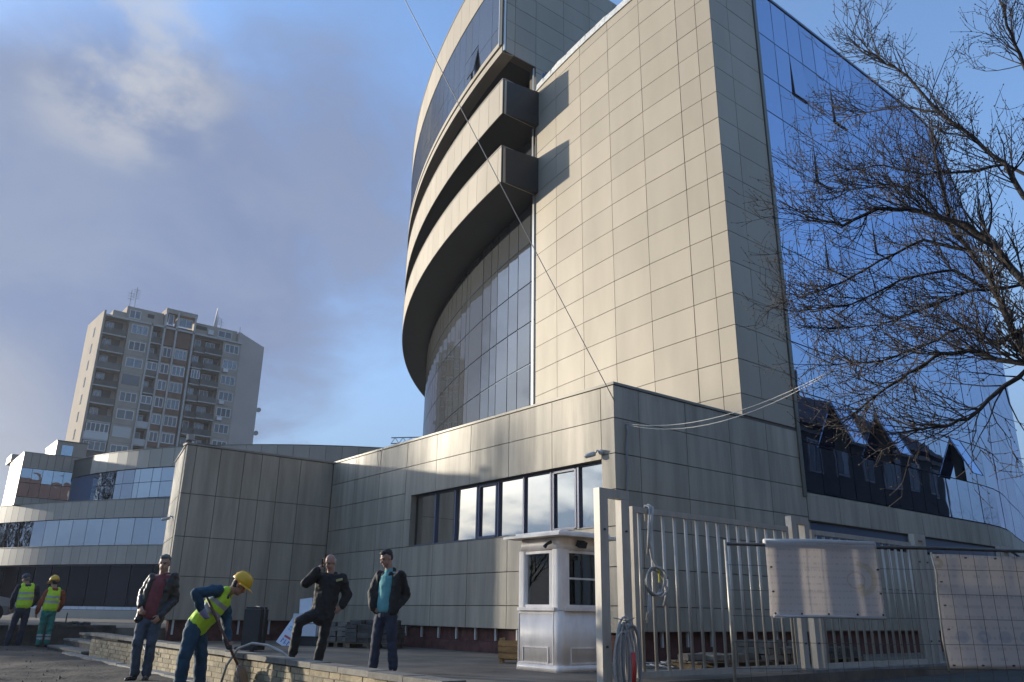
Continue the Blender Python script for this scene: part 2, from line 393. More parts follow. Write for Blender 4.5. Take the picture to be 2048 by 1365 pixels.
def ring(c, ri, ro, a0, a1, z0, z1, n=60):
    o = arc(c, ro, a0, a1, n); i = arc(c, ri, a0, a1, n); b = MB(); k = n + 1
    vs = [(*p, z0) for p in o] + [(*p, z1) for p in o] + [(*p, z0) for p in i] + [(*p, z1) for p in i]
    fs = []
    for j in range(n):
        fs += [(j, j + 1, k + j + 1, k + j), (2 * k + j + 1, 2 * k + j, 3 * k + j, 3 * k + j + 1), (k + j, k + j + 1, 3 * k + j + 1, 3 * k + j), (j + 1, j, 2 * k + j, 2 * k + j + 1)]
    fs += [(0, k, 3 * k, 2 * k), (n, 2 * k + n, 3 * k + n, k + n)]
    b.add(vs, fs); return b
def arc_pieces(name, mt, parent, c, r, a0, pitch, count, z0, z1, t=0.03, gap=GAP, tilt=0.0, first=None):
    """flat pieces round an arc, outer face on radius r, going down in angle from a0"""
    a = a0; out = []
    for i in range(count):
        wd = first if (first and i == 0) else pitch
        da = math.degrees(wd / r); am = a - da / 2; a -= da
        p = (c[0] + (r - t / 2) * math.cos(R(am)), c[1] + (r - t / 2) * math.sin(R(am)), (z0 + z1) / 2)
        out.append(piece(name, mt, parent, p, (t, wd - gap, z1 - z0 - gap), R(am) + J(tilt), (0, J(tilt))))
    return out
# ------------------------------------------------------------------ ground
g = MB().add([(-900, -900, 0), (900, -900, 0), (900, 900, 0), (-900, 900, 0)], [(0, 1, 2, 3)]).build('ground', 'asphalt'); tag(g, kind='structure')
b = MB(); nx, ny = 80, 130
for j in range(ny + 1):
    for i in range(nx + 1):
        x = -8 + 12.3 * i / nx; y = 4.5 + 21.6 * j / ny
        e = min(1, (x + 8) / 2, (4.3 - x) / 0.3 + 0.25, (y - 4.5) / 1.5)
        h = mnoise.noise((x * 0.9, y * 0.9, 0.3)) * 0.045 + mnoise.noise((x * 3.1, y * 3.1, 1.3)) * 0.022 + mnoise.noise((x * 8, y * 8, 2.3)) * 0.010
        b.v.append((x, y, 0.006 + max(0, (h + 0.035)) * max(0, e)))
for j in range(ny):
    for i in range(nx):
        a = j * (nx + 1) + i; b.f.append((a, a + 1, a + nx + 2, a + nx + 1))
d_ = b.build('dirt_ground', 'dirt', smooth=True); tag(d_, kind='structure')
b = MB()
for i in range(2200):
    x = random.uniform(-5, 4.2); y = random.uniform(9, 26); s = random.choice((0.008, 0.012, 0.018, 0.03)) * random.uniform(0.6, 1.2)
    vs = [Vector((J(1), J(1), abs(J(1)) + 0.2)).normalized() * s + Vector((x, y, 0.03)) for _ in range(3)]
    c = [Vector((x + s, y, 0.02)), Vector((x - s * .6, y + s * .8, 0.02)), Vector((x - s * .6, y - s * .8, 0.02)), Vector((x + J(s * .3), y + J(s * .3), 0.03 + s))]
    b.add(c, [(0, 1, 3), (1, 2, 3), (2, 0, 3), (0, 2, 1)])
tag(b.build('rubble', 'stone_dark'), 'scattered small stones and clods on the dug dirt ground', kind='stuff')
t = MB().prism([(4.72, 7.2), (8.1, 7.2), (8.1, 8.15), (40, 8.15), (40, 25.0), (5.4, 25.0), (5.4, 20.9), (4.72, 20.9)], -0.2, 0.16).build('terrace', 'terrace'); tag(t, kind='structure')
pl = MB().prism([(-40, 28.6), (6.2, 26.1), (6.9, 25.3), (11.8, 25.3), (30, 36), (30, 90), (-40, 90)], -0.2, 0.50).build('plaza', 'terrace'); tag(pl, kind='structure')
k = MB()
k.box(13.0, 40, 8.16, 8.62, -0.1, 0.205)
tag(k.build('kerb', 'concrete'), kind='structure')
k = MB()
for i in range(15):
    y0 = 7.0 + i * 0.98
    k.box(4.16 + J(.01), 4.34 + J(.01), y0, y0 + 0.965, -0.05, 0.062 + J(.012))
tag(k.build('kerb', 'concrete'), kind='structure')

# low dark retaining wall behind the two workers, and steps
lw = thing('retaining_wall', (2, 26.5, 0), 'low dark concrete retaining wall behind the two workers in vests', 'wall')
Mr = Matrix.Translation((6.25, 25.95, 0)) @ Matrix.Rotation(R(-3.3), 4, 'Z')
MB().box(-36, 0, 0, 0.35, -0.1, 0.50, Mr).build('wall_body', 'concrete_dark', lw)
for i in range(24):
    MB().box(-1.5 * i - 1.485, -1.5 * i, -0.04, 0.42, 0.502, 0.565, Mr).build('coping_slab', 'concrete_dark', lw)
st = thing('steps', (5, 23, 0), 'dark stone steps at the far end of the brick wall', 'steps')
for i, (y0, y1, x0, z) in enumerate(((21.0, 24.9, 4.45, 0.10), (21.0, 24.9, 4.80, 0.26), (21.0, 24.9, 5.15, 0.40))):
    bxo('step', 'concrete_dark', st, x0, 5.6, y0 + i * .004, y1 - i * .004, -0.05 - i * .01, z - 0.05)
    bxo('tread', 'stone_slab', st, x0 - 0.03, x0 + 0.42, y0 - .02, y1 + .02, z - 0.048, z)

# brick garden wall, every brick of its own
bw = thing('brick_wall', (4.5, 13, 0), 'long low yellow brick wall with grey coping along the terrace', 'wall')
bxo('mortar_core', 'mortar', bw, 4.512, 4.70, 6.6, 20.6, -0.1, 0.37)
nb = 0; LB, HB = 0.262, 0.0735
for r in range(5):
    y = 6.6 - (LB / 2 if r % 2 else 0)
    while y < 20.6 - 0.1:
        y1 = min(y + LB, 20.6); y0 = max(y, 6.6)
        if y1 - y0 > 0.06:
            piece('brick', 'brick', bw, (4.56 + J(.006), (y0 + y1) / 2, 0.012 + HB * (r + .5)), (0.12, y1 - y0 - 0.012, HB - 0.011), J(.012)); nb += 1
        y += LB
for i in range(20):
    y0 = 6.6 + i * 0.7
    piece('coping_slab', 'stone_slab', bw, (4.60 + J(.006), y0 + .35, 0.407 + J(.004) + i * 0.0035), (0.27, 0.69, 0.062), J(.006))

# ------------------------------------------------------------------ gatehouse (low building)
gh = thing('gatehouse', (12, 18, 0.16), 'low beige panel-clad building with a long ribbon window in front of the tower', 'building')
X0, Y0 = 12.0, 11.648
ROWS = [0.70, 1.21, 1.96, 2.76, 3.51, 4.26, 5.02, 5.74]
CL = [11.648, 12.05, 13.65, 15.26, 16.87, 18.47, 20.04, 21.6, 23.2, 24.8]
WZ0, WZ1, WY0, WY1 = 2.77, 4.17, 12.07, 19.70
wl = MB()
wl.box(X0 + .032, X0 + .35, Y0 + .032, 24.8, 0.70, WZ0); wl.box(X0 + .032, X0 + .35, Y0 + .032, 24.8, WZ1, 5.74)
wl.box(X0 + .032, X0 + .35, Y0 + .032, WY0, WZ0, WZ1); wl.box(X0 + .032, X0 + .35, WY1, 24.8, WZ0, WZ1)
wall1 = wl.build('wall', 'joint', gh)
cells = []
for z0, z1 in zip(ROWS, ROWS[1:]):
    for a, c in zip(CL, CL[1:]):
        if z0 >= 2.7 and z1 <= 4.3:
            zt = z1
            if c <= WY0: cells.append((a, c, z0, z1))
            elif a >= WY1: cells.append((a, c, z0, z1))
            elif a < WY1 < c: cells.append((WY1, c, z0, z1))
        else: cells.append((a, c, WZ1 if abs(z0 - 4.26) < .01 and a < WY1 and c > WY0 else z0, z1))
# the narrow strip of panel between window head and seam beside the opening
wall_x(wall1, X0, cells, 'panel_low')
wr = MB().box(X0 + .032, 19.06, Y0 + .032, Y0 + .35, 0.72, 5.74).build('wall', 'joint', gh)
wall_y(wr, Y0, grid([12.0, 12.77, 14.34, 15.96, 17.5, 19.03], [0.72, 1.21, 1.96, 2.74, 3.51, 4.26, 5.02, 5.74]), 'panel_low')
# the wing that comes forward
ww = MB().box(7.19, 12.03, 24.832, 25.12, 0.74, 5.74).build('wall', 'joint', gh)
wall_y(ww, 24.8, grid([7.15, 7.44, 8.19, 8.94, 9.51, 10.09, 10.83, 11.985], [0.74, 1.93, 3.05, 4.29, 5.74]), 'panel_low')
ang = math.atan2(0.71, 3.5)
Ms = Matrix.Translation((7.15, 24.8, 0)) @ Matrix.Rotation(-ang, 4, 'Z')
ws = MB().box(.034, .3, .12, 3.6, 0.745, 5.735, Ms).build('wall', 'joint', gh)
for (a, c) in ((0.02, 1.2), (1.2, 2.4), (2.4, 3.57)):
    for z0, z1 in zip([0.74, 1.93, 3.05, 4.29], [1.93, 3.05, 4.29, 5.74]):
        p = Ms @ Vector((0.015, (a + c) / 2, (z0 + z1) / 2)); piece('panel', 'panel_low', ws, p, (0.03, c - a - GAP, z1 - z0 - GAP), -ang)
# caps
cp = MB(); cp.box(11.97, 12.30, 11.62, 24.77, 5.745, 5.80); cp.build('parapet_cap', 'cap', gh)
cp = MB(); cp.box(12.302, 16.55, 11.62, 11.95, 5.745, 5.80); cp.build('parapet_cap', 'cap', gh)
cp = MB(); cp.box(7.12, 12.30, 24.772, 25.12, 5.745, 5.80); cp.build('parapet_cap', 'cap', gh)
cp = MB(); cp.box(-.03, .3, .33, 3.6, 5.745, 5.80, Ms); cp.build('parapet_cap', 'cap', gh)
MB().prism([(7.5, 25.0), (12.2, 25.0), (12.2, 11.9), (19, 11.9), (19, 30), (8.1, 28.3)], 5.45, 5.55).build('roof', 'concrete', gh)
MB().box(12.16, 12.5, 11.80, 24.9, -0.1, 0.72).build('plinth', 'plinth_red', gh)
MB().box(12.52, 34, 11.80, 12.1, -0.1, 0.73).build('plinth', 'plinth_red', gh)
MB().box(7.4, 12.14, 24.96, 25.2, -0.1, 0.73).build('plinth', 'plinth_red', gh)
MB().box(12.06, 12.158, 11.70, 24.9, 0.10, 0.40).build('footing', 'plinth_red', gh)
for i in range(17):
    y = 11.75 + i * 0.8
    piece('cladding_rail', 'steel_white', gh, (12.09, y, 0.58), (0.05, 0.045, 0.30))
for i in range(5): piece('cladding_rail', 'steel_white', gh, (7.5 + i * 0.95, 24.88, 0.55), (0.045, 0.05, 0.42))
for i in range(9): piece('cladding_rail', 'steel_white', gh, (12.5 + i * 0.8, 11.73, 0.58), (0.045, 0.05, 0.32))
# ribbon window
rw = MB().box(12.17, 12.19, WY0, WY1, WZ0, WZ0 + .05).build('window', 'mullion_blue', gh)
ys = [WY1, 18.66, 17.71, 16.73, 15.84, 14.85, 13.87, 12.96, WY0]
for a, c in zip(ys[1:], ys):
    piece('pane', 'glass_win', rw, (12.215, (a + c) / 2, (WZ0 + WZ1) / 2), (0.02, c - a - .04, WZ1 - WZ0 - .04), J(.0015), (0, J(.0015)))
for y in ys[1:-1]: piece('mullion', 'mullion_blue', rw, (12.175, y, (WZ0 + WZ1) / 2), (0.06, 0.055, WZ1 - WZ0 - .012))
for a, c in ((15.84, 16.73), (12.96, 13.87)):
    for yy in (a + .085, c - .085): piece('sash', 'mullion_blue', rw, (12.170, yy, (WZ0 + WZ1) / 2), (0.05, 0.05, 1.29))
    for z in (WZ0 + .06, WZ1 - .06): piece('sash', 'mullion_blue', rw, (12.171, (a + c) / 2, z), (0.048, c - a - .22, 0.05))
piece('window_head', 'mullion_blue', rw, (12.18, (WY0 + WY1) / 2, WZ1 - .02), (0.05, WY1 - WY0, 0.035))
piece('reveal', 'panel_low', rw, (12.10, WY1 - .006, (WZ0 + WZ1) / 2), (0.14, 0.012, WZ1 - WZ0 - .004))
piece('reveal', 'panel_low', rw, (12.10, WY0 + .006, (WZ0 + WZ1) / 2), (0.14, 0.012, WZ1 - WZ0 - .004))
piece('window_sill', 'cap', rw, (12.10, (WY0 + WY1) / 2, WZ0 + .004), (0.18, WY1 - WY0 - .03, 0.012))
MB().box(12.40, 12.45, WY0 - .2, WY1 + .2, WZ0 - .2, WZ1 + .2).build('inner_wall', 'core', gh)

# ------------------------------------------------------------------ office tower
ob = thing('office_building', (16.6, 11.65, 0), 'tall modern office building with beige panels, curved balconies and blue glass side', 'building')
def w1(y): return 16.57 + (y - 11.648) ** 2 / 96.0
W1Z = [5.82, 6.38, 7.30, 8.22, 9.12, 10.03, 10.93, 11.83, 12.72, 13.62, 14.50, 15.37, 16.24, 17.10, 17.95, 18.80, 19.65, 20.50, 20.85]
W1Y = [11.648, 12.19, 12.95, 14.53, 16.11, 17.70, 19.26, 20.79]
pts = [(w1(y) + .033, y) for y in [11.69 + (20.8 - 11.69) * i / 20 for i in range(21)]]
wb = MB().prism(pts + [(p[0] + .5, p[1]) for p in pts[::-1]], 5.5, 20.85).build('wall', 'joint', ob)
for a, c in zip(W1Y, W1Y[1:]):
    ym = (a + c) / 2; th = math.atan((ym - 11.648) / 48.0)
    for z0, z1 in zip(W1Z, W1Z[1:]):
        piece('panel', 'panel', wb, (w1(ym) + .015 + J(.002) - .002, ym, (z0 + z1) / 2), (0.03, (c - a) / math.cos(th) - GAP, z1 - z0 - GAP), -th + J(.0012), (0, J(.0015)))
ws2 = MB().box(16.62, 18.98, Y0 + .033, Y0 + .45, 5.70, 20.62).build('wall', 'joint', ob)
wall_y(ws2, Y0, grid([16.575, 17.45, 18.86], W1Z[:-1]), 'panel')
piece('corner_trim', 'trim_olive', ob, (18.95, Y0 + .03, 12.3), (0.15, 0.14, 16.55))
# roof edge of the sunlit wing: membrane strip with a red line behind
rp = [(w1(y) - .05, y, 20.86) for y in [11.6 + (20.75 - 11.6) * i / 16 for i in range(17)]]
mb = MB()
for a, c in zip(rp, rp[1:]):
    mb.add([(a[0], a[1], 20.855), (c[0], c[1], 20.855), (c[0] + .02 + J(.02), c[1], 21.13 + J(.03)), (a[0] + .02 + J(.02), a[1], 21.13 + J(.03)), (c[0] + .5, c[1], 21.18), (a[0] + .5, a[1], 21.18), (a[0] + .5, a[1], 20.855), (c[0] + .5, c[1], 20.855)], [(0, 3, 2, 1), (3, 5, 4, 2), (5, 6, 7, 4), (0, 1, 7, 6), (0, 6, 5, 3), (1, 2, 4, 7)])
mb.build('parapet_membrane', 'membrane', ob)
MB().tube([(p[0] + .22, p[1], 21.20) for p in rp], 0.045).build('parapet_band', 'red_strip', ob)
MB().box(16.62, 19.0, 11.66, 12.2, 20.63, 21.1).build('parapet', 'cap', ob)

# blue glass side: straight, then bending back
PATH = [(19.05, 11.648), (30.0, 11.648), (31.2, 11.74), (32.4, 11.95), (33.6, 12.26), (35.1, 12.70), (38.7, 13.67), (43.9, 15.22), (49.0, 16.70)]
def along(s):
    for a, c in zip(PATH, PATH[1:]):
        l = math.hypot(c[0] - a[0], c[1] - a[1])
        if s <= l or c is PATH[-1]: return (a[0] + (c[0] - a[0]) * s / l, a[1] + (c[1] - a[1]) * s / l, math.atan2(c[1] - a[1], c[0] - a[0]))
        s -= l
gw = MB()
inset = [(p[0], p[1] + .08) for p in PATH]
gw.prism(inset + [(49, 17.6), (35, 13.6), (30, 12.6), (19.05, 12.6)], 3.0, 20.50)
gwall = gw.build('glass_wall', 'mullion', ob)
GZ = [4.17, 5.50, 6.90, 8.32, 9.82, 11.23, 12.75, 14.25, 15.86, 17.21, 18.79, 20.50]
S = [0.0, 0.90] + [0.90 + 0.82 * i for i in range(1, 37)]
wide = MB()
OPEN = {(2, 1): 24, (5, 1): 26, (11, 1): 24, (2, 9): 2.2, (5, 9): 2.2, (3, 7): 2.0, (4, 5): 2.0, (7, 6): 1.8, (3, 5): 1.6}
for i, (s0, s1) in enumerate(zip(S, S[1:])):
    x, y, th = along((s0 + s1) / 2)
    for j, (z0, z1) in enumerate(zip(GZ, GZ[1:])):
        if i < 17:
            op = OPEN.get((i, j))
            h = z1 - z0 - .035; wd = s1 - s0 - .03
            if op:
                a = R(op)      # top-hung sash pushed outwards (-y)
                c = (x, y + .025 - math.sin(a) * h / 2, z1 - .017 - math.cos(a) * h / 2)
                p = piece('pane', 'glass_blue', gwall, c, (wd, 0.03, h), th, (-a, 0))
                if op > 10:
                    MB().box(x - wd / 2, x + wd / 2, y + .074, y + .078, z0 + .02, z1 - .02).build('opening', 'core', gwall)
                    for sx in (-wd / 2 + .02, wd / 2 - .02): piece('sash', 'mullion', p.parent, (x + sx, c[1] - .012, c[2]), (0.04, 0.03, h + .01), th, (-a, 0))
                else:
                    for sx in (-wd / 2 + .012,): piece('sash', 'core', p.parent, (x + sx - .02, c[1] + .02, c[2]), (0.03, 0.05, h), th, (-a, 0))
            else:
                piece('pane', 'glass_blue', gwall, (x, y + .03, (z0 + z1) / 2), (wd, 0.04, h), th + J(.003), (J(.004), 0))
        else:
            Mq = Matrix.Translation((x, y + .03, (z0 + z1) / 2)) @ Matrix.Rotation(th, 4, 'Z')
            wide.bbox((0, 0, 0), (s1 - s0 - .03, .04, z1 - z0 - .035), Mq)
tag(wide.build('pane_field', 'glass_blue', gwall), kind='stuff')
MB().prism([(p[0], p[1] - .02) for p in PATH] + [(p[0], p[1] + .25) for p in PATH[::-1]], 20.51, 20.60).build('roof_edge', 'mullion', ob)
# band under the blue glass and the dark strip windows
bb = MB().prism([(p[0], p[1] + .033) for p in PATH] + [(p[0], p[1] + .6) for p in PATH[::-1]], 3.41, 4.15).build('wall', 'joint', ob)
s = 0.0
while s < 26:
    x, y, th = along(s + .78); piece('panel', 'panel_low', bb, (x - math.sin(th) * .015, y + math.cos(th) * .015, 3.79), (1.56 - GAP, 0.03, 0.70), th, (J(.002), 0)); s += 1.56
lb = MB().prism([(p[0], p[1] + .045) for p in PATH] + [(p[0], p[1] + .6) for p in PATH[::-1]], 0.72, 2.92).build('wall', 'joint', ob)
s = 0.0
while s < 14:
    x, y, th = along(s + .78)
    for z0, z1 in ((0.74, 1.83), (1.83, 2.90)): piece('panel', 'panel_low', lb, (x, y + .027, (z0 + z1) / 2), (1.56 - GAP, 0.03, z1 - z0 - GAP), th)
    s += 1.56
s = 0.1
while s < 18:
    x, y, th = along(s + 2.5); piece('strip_window', 'glass_dark', ob, (x, y + .20, 3.165), (5.2, 0.04, 0.49), th)
    x, y, th = along(s + 5.6); piece('pier', 'panel_low', ob, (x, y + .14, 3.165), (0.8, 0.2, 0.49), th); s += 6.2
piece('pier', 'panel_low', ob, (19.08, 11.80, 3.165), (0.16, 0.2, 0.49))

# curved tower
CO, RO = (66.554, 12.311), 51.475
CI, RI = (74.33, 10.266), 57.656
A0 = math.degrees(math.atan2(20.8 - CO[1], -math.sqrt(RO ** 2 - (20.8 - CO[1]) ** 2)))
AI0 = math.degrees(math.atan2(20.83 - CI[1], -math.sqrt(RI ** 2 - (20.83 - CI[1]) ** 2)))
core = MB().prism(arc(CI, RI - .35, AI0, 128, 60) + [(60, 45), (60, 20.9), (17.9, 20.9)], 5.5, 22.1).build('tower_core', 'core', ob)
MB().prism([(17.6, 20.4), (19.3, 12.3), (30, 12.7), (35, 13.7), (49, 17.7), (60, 21), (60, 30), (18, 21)], 0.5, 20.45).build('block_core', 'core', ob)
for z0, z1 in ((16.19, 17.70), (19.17, 20.71)):
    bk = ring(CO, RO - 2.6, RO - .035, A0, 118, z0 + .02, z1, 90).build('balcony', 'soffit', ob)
    arc_pieces('panel', 'panel', bk, CO, RO, A0, 0.92, 38, z0, z1, first=0.26)
    wall_y(bk, 20.80 - .03, [(15.85, 16.38, z0, z1), (16.38, 17.40, z0, z1)], 'panel')
    ring(CO, RO - .16, RO + .012, A0, 118, z1 + .002, z1 + .05, 90).build('balcony_cap', 'cap', ob)
    MB().box(15.84, 17.42, 20.76, 20.95, z1 + .003, z1 + .049).build('balcony_cap', 'cap', ob)
# glass behind: three storeys tall below, then one storey under each balcony
gl = ring(CI, RI - .34, RI - .05, AI0, 128, 5.6, 22.0, 90).build('glass_wall', 'mullion', ob)
IZ = [5.60, 6.55, 8.10, 9.68, 11.30, 12.90, 14.56, 16.20]
far = MB()
a = AI0; cnt = 0
wds = [0.62, 1.02, 0.86, 1.10, 0.70, 0.95, 1.70, 0.55, 0.8, 1.0, 0.9, 0.7, 1.2, 0.9] + [0.95] * 34
for i, wd in enumerate(wds):
    da = math.degrees(wd / RI); am = a - da / 2; a -= da
    for j, (z0, z1) in enumerate(list(zip(IZ, IZ[1:])) + [(17.72, 19.17), (20.73, 22.0)]):
        th = R(am) + J(.004); p = (CI[0] + (RI - .03) * math.cos(R(am)), CI[1] + (RI - .03) * math.sin(R(am)), (z0 + z1) / 2)
        if i < 12: piece('pane', 'glass_grey', gl, p, (0.05, wd - .05, z1 - z0 - .05), th, (0, J(.004)))
        else: far.bbox((0, 0, 0), (0.05, wd - .05, z1 - z0 - .05), Matrix.Translation(p) @ Matrix.Rotation(th, 4, 'Z') @ Matrix.Rotation(J(.004), 4, 'Y'))
tag(far.build('pane_field', 'glass_grey', gl), kind='stuff')
MB().box(17.37, 17.405, 20.77, 20.86, 5.6, 16.19).build('edge_trim', 'trim_alu', ob)
MB().box(17.33, 17.368, 20.80, 20.87, 17.76, 19.16).build('edge_trim', 'trim_alu', ob)
MB().box(17.33, 17.368, 20.80, 20.87, 20.77, 22.0).build('edge_trim', 'trim_alu', ob)
# top volume
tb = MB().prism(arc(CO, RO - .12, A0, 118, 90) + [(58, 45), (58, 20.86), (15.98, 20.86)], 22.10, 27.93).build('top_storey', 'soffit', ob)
ring(CO, RO - .5, RO + .01, A0 - .12, 118, 22.05, 22.34, 90).build('ledge', 'panel', ob)
ring(CO, RO - .5, RO - .09, A0 - .1, 118, 22.342, 22.52, 90).build('ledge_groove', 'trim_olive', ob)
ring(CO, RO - .5, RO + .0, A0 - .12, 118, 22.522, 22.74, 90).build('sill', 'panel', ob)
tg = ring(CO, RO - .3, RO - .08, A0 - .4, 118, 22.742, 26.09, 90).build('glass_wall', 'mullion', ob)
far = MB(); a = A0 - .4
TW = [0.75, 1.35, 0.75, 0.75, 0.75, 0.75] + [0.8] * 46
for i, wd in enumerate(TW):
    da = math.degrees(wd / RO); am = a - da / 2; a -= da
    for j, (z0, z1) in enumerate(((22.74, 23.55), (23.55, 26.09)) if i % 5 in (0, 1, 4) else ((22.74, 24.1), (24.1, 26.09))):
        p = Vector((CO[0] + (RO - .05) * math.cos(R(am)), CO[1] + (RO - .05) * math.sin(R(am)), (z0 + z1) / 2)); th = R(am) + J(.0025)
        if i == 2 and j == 0:
            tl = R(9); h = z1 - z0; o_ = Vector((math.cos(R(am)), math.sin(R(am)), 0))
            p2 = p + o_ * (math.sin(tl) * h / 2)
            piece('pane', 'glass_grey', tg, p2, (0.04, wd - .03, h), th, (0, -tl)); continue
        if i == 2 and j == 1: continue
        if i < 16: piece('pane', 'glass_grey', tg, p, (0.06, wd - .02, z1 - z0 - .02), th, (0, J(.003)))
        else: far.bbox((0, 0, 0), (0.06, wd - .02, z1 - z0 - .02), Matrix.Translation(p) @ Matrix.Rotation(th, 4, 'Z'))
    if i == 2:
        p = Vector((CO[0] + (RO - .05) * math.cos(R(am)), CO[1] + (RO - .05) * math.sin(R(am)), 25.1))
        piece('pane', 'glass_grey', tg, p, (0.06, wd - .02, 1.96), R(am))
tag(far.build('pane_field', 'glass_grey', tg), kind='stuff')
ub = ring(CO, RO - .5, RO - .035, A0, 118, 26.10, 27.93, 90).build('upper_band', 'joint', ob)
arc_pieces('panel', 'panel', ub, CO, RO, A0, 1.05, 34, 26.11, 27.92, first=0.5)
ring(CO, RO - .5, RO + .02, A0, 118, 27.93, 27.99, 90).build('roof_edge', 'cap', ob)
ef = MB().box(15.95, 52, 20.834, 21.2, 22.09, 28.0)
ef.box(17.45, 52, 20.836, 21.18, 20.3, 22.1)
efo = ef.build('wall', 'joint', ob)
EZ = [22.09, 22.77, 23.64, 24.50, 25.38, 26.25, 27.13, 28.0]
EX = [15.86, 16.35, 17.45, 19.0, 20.54, 22.1, 23.66, 25.2]
wall_y(efo, 20.80, grid(EX, EZ) + grid(EX[2:], [20.98, 21.86, 22.09]), 'panel')
piece('corner_trim', 'trim_alu', ob, (15.83, 20.82, 25.05), (0.05, 0.10, 5.9))
piece('corner_trim', 'trim_olive', ob, (15.80, 20.95, 25.0), (0.12, 0.14, 5.2))
piece('corner_trim', 'trim_alu', ob, (15.78, 21.06, 25.0), (0.10, 0.05, 5.2))
# ------------------------------------------------------------------ curved low building at the left
cb = thing('curved_building', (9.3, 48.5, 0.5), 'curved three-storey building with grey bands and mirrored ribbon windows at the left', 'building')
CA, RA = (46.474, 70.81), 43.329      # lower bands
CU_, RU = (30.104, 56.461), 21.258    # top storey
def ang_at(c, y, r): return math.degrees(math.atan2(y - c[1], -math.sqrt(r * r - (y - c[1]) ** 2))) % 360
aa0, aa1 = ang_at(CA, 62, RA), ang_at(CA, 38, RA)
MB().prism(arc(CA, RA - .35, aa0, aa1, 50) + [(30, 38), (30, 62)], 0.3, 6.45).build('core', 'core', cb)
for z0, z1 in ((3.18, 4.12), (5.55, 6.50)):
    bk = ring(CA, RA - .6, RA - .033, aa0, aa1, z0 + .01, z1, 60).build('band', 'joint', cb)
    arc_pieces('panel', 'panel_grey', bk, CA, RA, ang_at(CA, 42.5, RA), 0.62, 32, z0, z1, gap=0.02)
    ring(CA, RA - .6, RA + .015, aa0, aa1, z1 + .001, z1 + .04, 60).build('band_cap', 'cap', cb)
gl = ring(CA, RA - .34, RA - .10, aa0, aa1, 4.13, 5.54, 60).build('ribbon_window', 'mullion', cb)
arc_pieces('pane', 'glass_left', gl, CA, RA - .06, ang_at(CA, 42.5, RA), 1.05, 19, 4.14, 5.54, gap=0.03, tilt=.004)
gl = ring(CA, RA - .5, RA - .28, aa0, aa1, 1.05, 3.17, 60).build('shop_window', 'mullion', cb)
arc_pieces('pane', 'glass_dark', gl, CA, RA - .22, ang_at(CA, 42.5, RA), 1.35, 15, 1.06, 3.16, gap=0.08, tilt=.004)
lw2 = ring(CA, RA - .8, RA + .3, aa0, aa1, 0.3, 0.92, 60).build('base_wall', 'panel_grey', cb)
arc_pieces('sill_block', 'foam_white', lw2, CA, RA + .28, ang_at(CA, 42.5, RA), 0.55, 34, 0.925, 1.10, t=0.25, gap=0.03)
# top storey
u0, u1 = ang_at(CU_, 56, RU), 292
MB().prism(arc(CU_, RU - .3, u0, u1, 50) + [(44, 44), (44, 60)], 6.4, 9.2).build('core', 'core', cb)
gl = ring(CU_, RU - .29, RU - .09, u0, u1, 6.55, 8.26, 60).build('ribbon_window', 'mullion', cb)
for z0, z1 in ((6.66, 7.50), (7.50, 8.25)):
    a = 0.0
    for i in range(22):
        wd = (0.9, 0.42, 0.9, 0.62)[i % 4]
        am = ang_at(CU_, 50.6, RU) + math.degrees((a + wd / 2) / RU); a += wd
        p = (CU_[0] + (RU - .06) * math.cos(R(am)), CU_[1] + (RU - .06) * math.sin(R(am)), (z0 + z1) / 2)
        piece('pane', 'glass_left', gl, p, (0.03, wd - .03, z1 - z0 - .03), R(am) + J(.003), (0, J(.003)))
bk = ring(CU_, RU - .6, RU - .033, u0, u1, 8.27, 9.30, 80).build('band', 'joint', cb)
for i in range(38):
    am = ang_at(CU_, 51.0, RU) + math.degrees((i + .5) * 0.85 / RU)
    piece('panel', 'panel_grey', bk, (CU_[0] + (RU - .015) * math.cos(R(am)), CU_[1] + (RU - .015) * math.sin(R(am)), 8.785), (0.03, 0.85 - .02, 1.01), R(am))
ring(CU_, RU - .6, RU + .015, u0, u1, 9.302, 9.34, 80).build('band_cap', 'cap', cb)
# the box on top at the left
bx = MB().box(6.465, 9.8, 53.534, 58.7, 6.5, 9.50).build('roof_box', 'joint', cb)
n = 8
for i in range(n):
    x0 = 6.43 + (9.75 - 6.43) * i / n; x1 = 6.43 + (9.75 - 6.43) * (i + 1) / n
    piece('panel', 'panel_grey', bx, ((x0 + x1) / 2, 53.515, 9.06), (x1 - x0 - .02, 0.03, 0.88))
    piece('panel', 'panel_grey', bx, ((x0 + x1) / 2, 53.515, 6.73), (x1 - x0 - .02, 0.03, 0.44))
for i in range(6):
    for z0, z1 in ((6.97, 7.78), (7.78, 8.61)):
        piece('pane', 'glass_left', bx, (6.47 + (i + .5) * 0.545, 53.52, (z0 + z1) / 2), (0.525, 0.03, z1 - z0 - .03), J(.004), (J(.004), 0))
for i, (y0, y1) in enumerate(((53.5, 56.1), (56.1, 58.7))):
    for z0, z1 in ((6.5, 7.5), (7.5, 8.55), (8.55, 9.50)): piece('panel', 'panel_grey', bx, (6.445, (y0 + y1) / 2, (z0 + z1) / 2), (0.03, y1 - y0 - .02, z1 - z0 - .02))
bxo('roof_edge', 'cap', bx, 6.4, 9.8, 53.49, 58.7, 9.502, 9.54)
b2 = MB().box(8.03, 9.68, 53.8, 57.5, 9.542, 10.44).build('roof_hut', 'panel_grey', cb)
piece('hut_window', 'glass_left', b2, (8.62, 53.79, 9.92), (0.6, 0.04, 0.6)); bxo('hut_cap', 'cap', b2, 7.99, 9.72, 53.76, 57.54, 10.442, 10.49)
b3 = MB().box(6.3, 7.2, 57.9, 59.9, 9.545, 10.0).build('roof_vent', 'panel_grey', cb)

